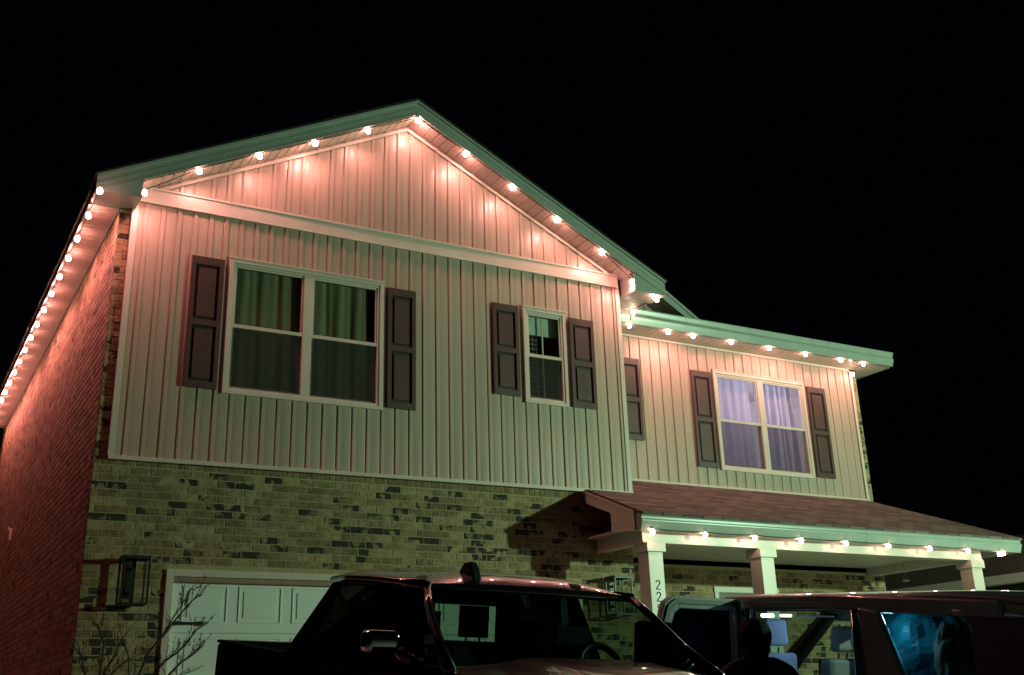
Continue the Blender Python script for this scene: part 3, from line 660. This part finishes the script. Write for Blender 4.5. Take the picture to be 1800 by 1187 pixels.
# steering wheel
mb = MB(); ring = []
for k in range(25):
    a = 2 * math.pi * k / 24; ring.append((.50 + .15 * math.cos(a), -.02 + .07 * math.sin(a) + .0, 1.40 + .13 * math.sin(a)))
mb.tube(ring, .022, 8); mb.tube([(.50, -.02, 1.40), (.50, -.15, 1.36)], .03, 8); mb.box(.37, .63, -.03, .0, 1.37, 1.42); tb('steering_wheel', mb, 'trim', smooth=True)
def seat(parent, xc, yc, zt, w_, mt, hw=.125):
    mb = MB().box(xc - w_, xc + w_, yc, yc + .14, zt - .75, zt - .22); tb('seat', mb, mt, parent, bevel=.04)
    mb = MB().box(xc - hw, xc + hw, yc + .02, yc + .11, zt - .17, zt + .035); mb.tube([(xc - .05, yc + .07, zt - .17), (xc - .05, yc + .07, zt - .25)], .008, 6); mb.tube([(xc + .05, yc + .07, zt - .17), (xc + .05, yc + .07, zt - .25)], .008, 6)
    tb('headrest', mb, mt, parent, bevel=.04)
seat(T, .075, .85, 1.71, .20, 'dark_in', hw=.092); seat(T, -.45, .55, 1.66, .24, 'dark_in')
seat(T, .50, .30, 1.60, .22, 'dark_in')
mb = MB().box(-.09, .09, -.05, -.03, 1.66, 1.72); mb.tube([(0, -.03, 1.72), (0, -.02, 1.80)], .008, 6); tb('rear_view_mirror', mb, 'trim')
# bed
mb = MB()
for s in (-1, 1):
    mb.prism([(1.86, .62), (3.66, .62), (3.66, 1.385), (3.60, 1.40), (1.86, 1.36)], 0, s * .955, s * .90)
    mb.prism([(1.86, 1.362), (3.66, 1.402), (3.66, 1.427), (1.86, 1.387)], 0, s * .965, s * .86)
mb.box(-.899, .899, 1.86, 1.90, .62, 1.36); mb.box(-.899, .899, 1.9, 3.6, .62, .68)
tb('truck_bed', mb, 'satin', bevel=.008)
mb = MB().prism([(3.61, .64), (3.68, .64), (3.70, 1.38), (3.67, 1.43), (3.61, 1.425)], 0, -.86, .86); tb('tailgate', mb, 'paint', bevel=.01)
for s in (-1, 1):
    sd = 'mirror'
    mb = MB().box(-1.18, -.985, -.40, -.27, 1.45, 1.57) if s < 0 else MB().box(.86, 1.13, .08, .18, 1.40, 1.69); tb('side_mirror', mb, 'chrome' if s < 0 else 'satin', bevel=.035)
    mb = MB().tube([(s * .97, -.32, 1.47), (s * .93, -.33, 1.43), (s * .85, -.36, 1.405)], [.03, .03, .04], 8); tb('mirror_arm', mb, 'paint', smooth=True)
    for y in (.50, 1.35): mb = MB().box(min(s * .93, s * .975), max(s * .93, s * .975), y - .1, y + .06, 1.20, 1.235); tb('door_handle', mb, 'chrome', bevel=.012)
mb = MB().prism([(.02, 1.84), (.07, 1.94), (.12, 1.985), (.19, 1.98), (.30, 1.88)], 0, -.37, -.31); o = tb('roof_fin', mb, 'trim', bevel=.012)
mb = MB().prism([(-.0, 1.85), (.04, 1.885), (.10, 1.895), (.14, 1.87)], 0, .31, .38); tb('roof_marker_light', mb, 'trim', bevel=.01)
mb = MB().tube([(-.75, -.66, 1.395), (-.35, -.70, 1.435), (.1, -.695, 1.45)], .008, 5); tb('wiper', mb, 'trim'); mb = MB().tube([(.05, -.66, 1.455), (.4, -.68, 1.445), (.72, -.66, 1.40)], .008, 5); tb('wiper', mb, 'trim')
def wheel(parent, x, y, r, s):
    mb = MB().lathe([(r * .62, -.13), (r * .95, -.125), (r, -.08), (r, .08), (r * .95, .125), (r * .62, .13)], (x, y, r), 28, 0); wo = tb('wheel', mb, 'rubber', parent, smooth=True)
    mb = MB().lathe([(r * .2, -.138), (r * .6, -.125), (r * .6, .125), (r * .2, .138)], (x, y, r), 20, 0); tb('rim', mb, 'chrome', wo, smooth=True)
for s in (-1, 1):
    for y in (-1.1, 2.75): wheel(T, s * .82, y, .40, s)
# ------------------------------------------------------------------ brown SUV, tail to the street, rear door open
V = thing('suv', 'dark brown suv with its rear side door swung open', 'suv', (5.5, -5.0, -.45), (.09, 0, 0))
def vb(name, mb, mt, **k): return build(name, mb, mt, V, local=True, **k)
def sroof(u, v):
    x = -.93 + 1.86 * u; y = -1.97 + 3.75 * v; e = abs(x / .93)
    return (x, y, 1.915 + .045 * (1 - e ** 3) - .05 * max(0, (.3 - v) / .3) ** 2 - .10 * max(0, (v - .75) / .25) ** 2)
mb = MB().grid(sroof, 24, 30); rf = vb('roof', mb, 'paint2', smooth=True); sm = rf.modifiers.new('s', 'SOLIDIFY'); sm.thickness = .035; sm.offset = -1
# side: rail, pillars
for s in (-1, 1):
    a, b = min(s * .955, s * .905), max(s * .955, s * .905)
    mb = MB().prism([(-1.62, 1.755), (-1.62, 1.875), (.0, 1.925), (1.15, 1.91), (1.72, 1.84), (1.72, 1.77), (1.15, 1.80), (.0, 1.80)] if s < 0 else [(-1.62, 1.70), (-1.62, 1.86), (.0, 1.91), (1.15, 1.90), (1.75, 1.84), (1.75, 1.72), (.0, 1.74)], 0, a, b); vb('roof_rail', mb, 'paint2', bevel=.024)
    mb = MB().box(min(s * .975, s * .92), max(s * .975, s * .92), .82, .89, .95, 1.83); vb('door_pillar', mb, 'paint2', bevel=.01)
    mb = MB().tube([(s * .88, 1.74, 1.82), (s * .91, 2.10, 1.55), (s * .93, 2.58, 1.17)], [.075, .085, .11], 8); vb('windshield_pillar', mb, 'trim')
    mb = MB().box(min(s * .96, s * .90), max(s * .96, s * .90), -1.93, -1.80, 1.0, 1.80); vb('tail_pillar', mb, 'trim', bevel=.01)
mb = MB(); mb.prism([(-.37, 1.83), (-.575, 1.80), (-.80, 1.30), (-.80, .95), (-.42, .95), (-.40, 1.34)], 0, -.975, -.92)
vb('rear_pillar', mb, 'paint2', bevel=.026)
mb = MB(); mb.box(.93, .975, -.80, -.38, .95, 1.815); vb('rear_pillar', mb, 'paint2', bevel=.012)
mb = MB(); mb.tube([(-.962, -.335, 1.80), (-.968, -.36, 1.6), (-.975, -.375, 1.30), (-.98, -.385, 1.0)], [.03, .038, .036, .03], 8); vb('door_seal_trim', mb, 'chrome', smooth=True)
mb = MB(); mb.prism([(-.59, 1.79), (-1.30, 1.78), (-1.36, 1.70), (-1.38, 1.12), (-.88, 1.12), (-.82, 1.30)], 0, -.945, -.938); vb('quarter_window', mb, 'tint2')
mb = MB(); mb.prism([(-1.301, 1.78), (-1.81, 1.765), (-1.81, 1.12), (-1.381, 1.12), (-1.361, 1.70)], 0, -.948, -.90); vb('tail_panel', mb, 'trim', bevel=.01)
mb = MB(); mb.prism([(-.59, 1.79), (-1.80, 1.765), (-1.80, 1.12), (-.88, 1.12), (-.82, 1.30)], 0, .938, .945); vb('quarter_window', mb, 'sideg')
mb = MB(); mb.poly([(.95, .81, 1.12), (.95, 2.5, 1.12), (.91, 1.75, 1.76), (.93, .81, 1.79)]); vb('side_window', mb, 'tint2')
mb = MB(); mb.poly([(-.95, .81, 1.12), (-.95, 2.5, 1.12), (-.91, 1.75, 1.76), (-.93, .81, 1.79)]); vb('side_window', mb, 'tint')
mb = MB(); mb.poly([(.94, -.37, 1.12), (.94, .71, 1.12), (.93, .71, 1.79), (.93, -.37, 1.79)]); vb('side_window', mb, 'tint2')
mb = MB(); mb.poly([(-.88, 1.76, 1.83), (.88, 1.76, 1.83), (.93, 2.62, 1.15), (-.93, 2.62, 1.15)]); vb('windshield', mb, 'wshield')
mb = MB(); mb.prism([(-1.92, 1.12), (-1.96, 1.40), (-1.90, 1.76), (-1.88, 1.76), (-1.94, 1.40), (-1.90, 1.12)], 0, -.90, .90); vb('rear_glass', mb, 'tint')
mb = MB(); mb.prism([(-1.62, 1.86), (-2.02, 1.80), (-2.08, 1.765), (-1.97, 1.74), (-1.62, 1.79)], 0, -.93, .93); vb('rear_spoiler', mb, 'paint2', bevel=.012)
# lower body
mb = MB(); mb.prism([(-2.0, .55), (-2.04, 1.0), (-1.96, 1.12), (-.40, 1.10), (-.40, .55)], 0, -1.0, -.94)
mb.prism([(.74, .55), (.74, 1.10), (2.55, 1.12), (3.0, 1.06), (3.3, .95), (3.36, .6)], 0, -1.0, -.94)
mb.prism([(-2.0, .55), (-2.04, 1.0), (-1.96, 1.12), (2.55, 1.12), (3.0, 1.06), (3.3, .95), (3.36, .6)], 0, .94, 1.0)
mb.box(-.939, .939, -2.03, -1.98, .5, 1.11); mb.box(-.939, .939, -1.97, 3.3, .46, .54); vb('body', mb, 'paint2', bevel=.015)
mb = MB().grid(lambda u, v: (-.94 + 1.88 * u, 2.56 + .75 * v, 1.125 + .04 * (1 - abs(2 * u - 1) ** 3) - .15 * v ** 2), 16, 12); vb('hood', mb, 'paint2', smooth=True)
mb = MB().box(-.93, .93, 2.1, 2.58, .95, 1.13); vb('dashboard', mb, 'dark_in', bevel=.03)
for s in (-1, 1): mb = MB().box(min(s * .98, s * .84), max(s * .98, s * .84), -2.06, -2.035, .85, 1.35); vb('tail_light', mb, 'tint', bevel=.01)
mb = MB().box(-1.22, -1.0, 2.1, 2.2, 1.12, 1.30); vb('side_mirror', mb, 'paint2', bevel=.03); mb = MB().box(1.0, 1.24, 2.0, 2.12, 1.17, 1.36); vb('side_mirror', mb, 'trim', bevel=.03)
mb = MB().grid(lambda u, v: (-.88 + 1.76 * u, -1.85 + 3.5 * v, 1.79 + .03 * (1 - abs(2 * u - 1) ** 3)), 8, 8); vb('headliner', mb, 'inter')
# seats
def vseat(xc, yc, zt, mt='seatb'):
    mb = MB().prism([(yc, zt - .72), (yc + .16, zt - .72), (yc + .10, zt - .22), (yc - .02, zt - .20)], 0, xc - .24, xc + .24); vb('seat', mb, mt, bevel=.045)
    mb = MB().prism([(yc - .04, zt - .15), (yc + .08, zt - .15), (yc + .05, zt + .07), (yc - .02, zt + .08)], 0, xc - .125, xc + .125); vb('headrest', mb, mt, bevel=.035)
    mb = MB()
    for d in (-.05, .05): mb.tube([(xc + d, yc + .03, zt - .16), (xc + d, yc + .04, zt - .24)], .008, 6)
    vb('headrest_post', mb, 'chrome')
vseat(-.50, 1.04, 1.655); vseat(.42, 1.15, 1.60, 'inter')
mb = MB().box(-.17, -.09, 1.50, 1.60, 1.745, 1.775); lamp1 = vb('dome_lamp', mb, emis('dome_lamp_glow', (.75, 1.0, .95), 9), bevel=.01)
mb = MB().box(.06, .13, 1.50, 1.60, 1.750, 1.775); lamp1 = vb('dome_lamp', mb, emis('dome_lamp_glow_dim', (.6, 1.0, .9), 4), bevel=.01)
mb = MB().box(.30, .62, 1.45, 1.58, 1.755, 1.77); vb('sun_visor', mb, 'seatb', bevel=.006)
cl = bpy.data.lights.new('suv_cabin_light', 'POINT'); cl.energy = 3.2; cl.color = (.42, .68, 1.0); cl.shadow_soft_size = .05
clo = bpy.data.objects.new('suv_cabin_light', cl); COL.objects.link(clo); clo.location = (5.25, -4.55, 1.28)
cl2 = bpy.data.lights.new('suv_cargo_light', 'POINT'); cl2.energy = 2.4; cl2.color = (.5, .85, 1.0); cl2.shadow_soft_size = .04
clo2 = bpy.data.objects.new('suv_cargo_light', cl2); COL.objects.link(clo2); clo2.location = (4.66, -5.70, 1.24)
for s in (-1, 1):
    for y in (-1.2, 2.1): wheel(V, s * .86, y, .40, s)
# open rear door, built at the hinge then swung
ang = math.radians(84)
def dpt(l, z, d=0):      # l metres from hinge along the door, d thickness towards the outside
    hx, hy = -.985, .91
    dx, dy = -math.sin(ang), -math.cos(ang); nx, ny = dy, -dx
    return (hx + dx * l + nx * d, hy + dy * l + ny * d, z)
def dprism(mb, poly, d0, d1, mi=0):
    n = len(mb.v); k = len(poly); mb.v += [dpt(l, z, d0) for l, z in poly] + [dpt(l, z, d1) for l, z in poly]
    mb.face([n + i for i in range(k)], mi); mb.face([n + k + i for i in reversed(range(k))], mi)
    for i in range(k): j = (i + 1) % k; mb.face([n + i, n + j, n + k + j, n + k + i], mi)
mb = MB(); outer = [(.0, 1.12), (.0, 1.86), (.05, 1.885), (.78, 1.90), (.87, 1.85), (1.04, 1.40), (1.05, 1.12)]; inner = [(.10, 1.12), (.10, 1.76), (.13, 1.79), (.71, 1.80), (.77, 1.76), (.93, 1.38), (.94, 1.12)]
for i in range(6):
    dprism(mb, [outer[i], outer[i + 1], inner[i + 1], inner[i]], 0, .06)
dprism(mb, [(0, .55), (0, 1.119), (1.05, 1.119), (1.0, .8), (.8, .55)], 0, .10)
od = vb('rear_door', mb, 'paint2', bevel=.006); od['label'] = 'rear side door standing open'
mb = MB()
for i in range(6):
    a, b, c, d = outer[i], outer[i + 1], inner[i + 1], inner[i]; m_ = lambda p, q, f: (p[0] + (q[0] - p[0]) * f, p[1] + (q[1] - p[1]) * f)
    dprism(mb, [m_(a, d, .25), m_(b, c, .25), m_(b, c, .6), m_(a, d, .6)], -.014, -.0005)
s_ = build('door_seal', mb, 'trim', od, local=True)
mb = MB(); dprism(mb, [(.10, 1.12), (.12, 1.79), (.71, 1.80), (.77, 1.76), (.93, 1.38), (.94, 1.12)], .028, .032); build('door_glass', mb, 'tint', od, local=True)
mb = MB(); mb.v = []; dprism(mb, [(.70, 1.115), (.82, 1.115), (.86, 1.15), (.70, 1.15)], -.06, -.002); build('door_pull', mb, 'chrome', od, local=True)
# blue tarp bundle and pale bundle in the cargo area
def lump(cx, cy, cz, rx, ry, rz, seed, mt, name, label, cat):
    r = random.Random(seed); ks = [(Vector((r.uniform(-1, 1), r.uniform(-1, 1), r.uniform(-1, 1))).normalized(), r.uniform(2, 6), r.uniform(0, 6.28)) for _ in range(9)]
    def fn(u, v):
        th = u * 2 * math.pi; ph = (v - .5) * math.pi * .998; d = Vector((math.cos(ph) * math.cos(th), math.cos(ph) * math.sin(th), math.sin(ph)))
        f = 1 + .05 * sum(abs(math.sin(k * d.dot(q) * 1.4 + p)) for q, k, p in ks) - .15
        return (cx + rx * d.x * f, cy + ry * d.y * f, cz + rz * d.z * f)
    return tag(build(name, MB().grid(fn, 48, 30), mt, weld=True, smooth=False), label, cat)
lump(5.15, -5.60, .88, .34, .38, .42, 5, 'tarp', 'tarp_bundle', 'crumpled bright blue tarp seen through the rear side glass of the suv', 'tarp')
lump(4.95, -5.98, .86, .12, .09, .30, 9, 'pale', 'cloth_bundle', 'pale grey-green bundle behind the blue tarp inside the suv', 'bundle')
# ------------------------------------------------------------------ person at the open door
def person():
    px, py, gzr = 3.44, -5.60, gz(-5.60)
    J = {'pel': (0, 0, .95, .15, .12), 'sp1': (0, .01, 1.12, .145, .11), 'ch': (.01, .03, 1.32, .17, .12), 'nk': (.015, .05, 1.45, .065, .065), 'n2': (.02, .075, 1.52, .055, .058),
         'h1': (.02, .095, 1.60, .078, .09), 'h2': (.02, .10, 1.68, .080, .095), 'h3': (.02, .095, 1.745, .05, .06),
         'tz': (-.10, .04, 1.475, .06, .07), 'ty': (.13, .045, 1.47, .06, .07), 'sl': (-.205, .03, 1.425, .085, .085), 'sr': (.235, .04, 1.415, .085, .085), 'el': (-.24, .06, 1.12, .05, .05), 'er': (.27, .10, 1.12, .05, .05), 'wl': (-.14, .25, 1.02, .032, .03), 'wr': (.17, .33, 1.05, .032, .03),
         'hl': (-.11, .31, 1.02, .035, .022), 'hr': (.14, .39, 1.06, .035, .022),
         'pl': (-.09, 0, .88, .10, .11), 'pr': (.09, 0, .88, .10, .11), 'kl': (-.11, .01, .50, .062, .065), 'kr': (.12, .03, .50, .062, .065), 'al': (-.12, -.02, .09, .042, .045), 'ar': (.13, .0, .09, .042, .045), 'tl': (-.13, .15, .04, .04, .032), 'tr': (.15, .17, .04, .04, .032)}
    E_ = [('pel', 'sp1'), ('sp1', 'ch'), ('ch', 'nk'), ('nk', 'n2'), ('n2', 'h1'), ('h1', 'h2'), ('h2', 'h3'), ('nk', 'tz'), ('nk', 'ty'), ('tz', 'sl'), ('ty', 'sr'), ('sl', 'el'), ('sr', 'er'), ('el', 'wl'), ('er', 'wr'), ('wl', 'hl'), ('wr', 'hr'), ('pel', 'pl'), ('pel', 'pr'), ('pl', 'kl'), ('pr', 'kr'), ('kl', 'al'), ('kr', 'ar'), ('al', 'tl'), ('ar', 'tr')]
    for s_, h in ((-1, 'hl'), (1, 'hr')):
        hx, hy, hz = J[h][:3]
        for i in range(4):
            ox = (i - 1.5) * .019; ln = (.062, .072, .068, .052)[i]
            J['%sf%da' % (h, i)] = (hx + ox, hy + .045, hz, .009, .009); J['%sf%db' % (h, i)] = (hx + ox * 1.1, hy + .045 + ln * .6, hz - .012, .0085, .0085); J['%sf%dc' % (h, i)] = (hx + ox * 1.1, hy + .045 + ln * .85, hz - .035, .0075, .0075)
            E_ += [(h, '%sf%da' % (h, i)), ('%sf%da' % (h, i), '%sf%db' % (h, i)), ('%sf%db' % (h, i), '%sf%dc' % (h, i))]
        J[h + 't'] = (hx - s_ * .04, hy + .01, hz - .005, .011, .011); J[h + 't2'] = (hx - s_ * .055, hy + .045, hz - .015, .009, .009); E_ += [(h, h + 't'), (h + 't', h + 't2')]
    names = list(J); me = bpy.data.meshes.new('person'); me.from_pydata([J[n][:3] for n in names], [(names.index(a), names.index(b)) for a, b in E_], [])
    o = bpy.data.objects.new('person', me); COL.objects.link(o); o.location = (px, py, gzr); o.rotation_euler = (0, 0, -.6)
    me.materials.append(M['jacket'])
    sk = o.modifiers.new('skin', 'SKIN')
    if not me.skin_vertices: me.attributes
    for i, n in enumerate(names): me.skin_vertices[0].data[i].radius = J[n][3:5]; me.skin_vertices[0].data[i].use_root = (n == 'pel')
    sb = o.modifiers.new('sub', 'SUBSURF'); sb.levels = 2; sb.render_levels = 2
    tag(o, 'person in dark clothes standing with their back to us at the open suv door', 'person')
    # hair and face
    def pp(name, mb, mt, sm=True): b = build(name, mb, mt, o, local=True, smooth=sm); return b
    hb = MB().grid(lambda u, v: (.02 + .118 * math.cos(u * 6.283) * math.cos((v - .5) * 3.14) , .075 + .122 * math.sin(u * 6.283) * math.cos((v - .5) * 3.14), 1.675 + .118 * math.sin((v - .5) * 3.14) + .01 * math.sin(u * 40)), 32, 16); pp('hair', hb, 'hair')
    hb = MB().grid(lambda u, v: (.02 + (.113 - .05 * v) * math.cos(math.pi + u * math.pi), .065 - .02 * v + (.12 - .045 * v) * math.sin(math.pi + u * math.pi) * .9, 1.66 - .17 * v), 20, 8); pp('hair', hb, 'hair')
    fb = MB().lathe([(.004, -.085), (.045, -.07), (.068, -.03), (.073, .02), (.066, .06), (.03, .085)], (.02, .135, 1.63), 18); pp('face', fb, 'skin')
    for s_ in (-1, 1): mb = MB().lathe([(.003, -.008), (.010, -.004), (.010, .004), (.003, .008)], (.02 + s_ * .03, .203, 1.645), 10, 1); pp('eye', mb, 'white')
    mb = MB(); mb.prism([(.20, 1.60), (.228, 1.605), (.205, 1.65)], 0, .008, .032); pp('nose', mb, 'skin', False)
    mb = MB().tube([(-.005, .205, 1.582), (.02, .21, 1.58), (.045, .205, 1.582)], .006, 6); pp('mouth', mb, 'nbrick')
person()
# ------------------------------------------------------------------ bare shrub by the garage
def shrub():
    r = random.Random(11); t = thing('bare_shrub', 'leafless twiggy shrub in front of the left edge of the garage door', 'shrub', (.15, -.9, gz(-.9)))
    base = Vector((.15, -.9, gz(-.9))); mb = MB(); tw = MB(); bud = MB()
    main = [[(.30, .75), (.41, 1.08), (.51, 1.2), (.61, 1.27), (.71, 1.37), (.75, 1.46), (.82, 1.50)], [(.16, .75), (.29, 1.08), (.36, 1.27), (.49, 1.45), (.58, 1.57), (.70, 1.72), (.78, 1.80)], [(-.10, .7), (-.15, 1.0), (-.21, 1.21), (-.26, 1.33)], [(-.02, .7), (-.06, 1.09), (-.05, 1.35), (-.09, 1.45), (-.12, 1.52)],
            [(.35, .7), (.55, 1.08), (.66, 1.19), (.78, 1.27), (.85, 1.38)], [(-.02, .9), (-.02, 1.1), (.05, 1.25), (.11, 1.41)], [(.0, .8), (.04, 1.09), (.16, 1.21), (.32, 1.2)], [(.13, 1.35), (.16, 1.25), (.19, 1.08), (.18, .7)], [(.5, 1.47), (.58, 1.62), (.64, 1.70), (.64, 1.89)], [(.66, 1.70), (.70, 1.84), (.75, 1.84)], [(.2, .7), (.42, .95), (.60, 1.05), (.80, 1.12)]]
    for k, pl in enumerate(main):
        y0 = -.9 + r.uniform(-.05, .05); pts = [Vector((.15, -.9, gz(-.9)))] if k < 7 else []
        pts += [Vector((x, y0 + r.uniform(-.03, .03), z)) for x, z in pl]
        n = len(pts); mb.tube(pts, [(.013 if k < 7 else .006) * (1 - .75 * i / (n - 1)) + .002 for i in range(n)], 6)
        for i in range(2, n):
            for q in range(6 if k < 7 else 3):
                p = pts[i - 1].lerp(pts[i], r.random()); d = (pts[i] - pts[i - 1]).normalized(); side = r.choice((-1, 1))
                d = (d + Vector((side * r.uniform(.3, .9), r.uniform(-.4, .4), r.uniform(-.1, .6)))).normalized(); ln = r.uniform(.06, .18)
                m_ = p + d * ln * .5 + Vector((r.uniform(-.01, .01), 0, r.uniform(0, .015))); e = p + d * ln + Vector((0, 0, ln * .25)); tw.tube([p, m_, e], [.0028, .002, .0012], 4)
                for _ in range(2):
                    b0 = p.lerp(m_, r.uniform(.4, 1)); tw.tube([b0, b0 + (d + Vector((r.uniform(-.8, .8), r.uniform(-.5, .5), r.uniform(0, .8)))).normalized() * r.uniform(.03, .08)], [.0018, .001], 4)
                for _ in range(3):
                    c = m_.lerp(e, r.random()); s = r.uniform(.004, .009); bud.lathe([(.001, -s), (s * .7, 0), (.001, s)], tuple(c + Vector((r.uniform(-.01, .01), 0, r.uniform(-.01, .01)))), 5)
    build('branch', mb, 'bark', t); build('twig', tw, 'bark', t)['kind'] = 'stuff'; build('bud', bud, 'bark', t)['kind'] = 'stuff'
shrub()
# ------------------------------------------------------------------ glass ornament hanging from the porch side beam
t = thing('hanging_feeder', 'small glass feeder hanging inside the right end of the porch', 'feeder', (11.5, .14, 2.35))
build('hook', MB().tube([(0, 0, .27), (0, 0, .14)], .003, 5), 'black', t, local=True)
build('glass_bottle', MB().lathe([(.008, .14), (.018, .11), (.03, .05), (.032, .01), (.02, 0)], n=12), 'clear', t, local=True, smooth=True)
build('feeder_base', MB().lathe([(.02, -.001), (.05, -.008), (.05, -.02), (.02, -.028)], n=14), 'pale', t, local=True, smooth=True)
# ------------------------------------------------------------------ neighbour's house
NB = thing('neighbour_house', 'dark single-storey brick house with a pale porch beam beyond our porch', 'house', (18, 4, 0))
build('brick_wall', MB().box(17.6, 24, -.5, 9, -1.5, 3.2), 'nbrick', NB)
build('porch_beam', MB().box(16.0, 16.2, -3.5, 6.0, 2.60, 2.76), 'soffit', NB, bevel=.004)
build('porch_wall', MB().box(16.21, 17.59, -3.3, 6.0, 2.77, 3.3), 'nbrick', NB)
for y in (-3.4, .0): build('column', MB().box(16.0, 16.2, y, y + .2, -1.5, 2.599), 'soffit', NB)
build('roof', MB().prism([(15.8, 3.3), (20.5, 4.1), (25, 3.3)], 1, -3.6, 9.4), 'shingle', NB)
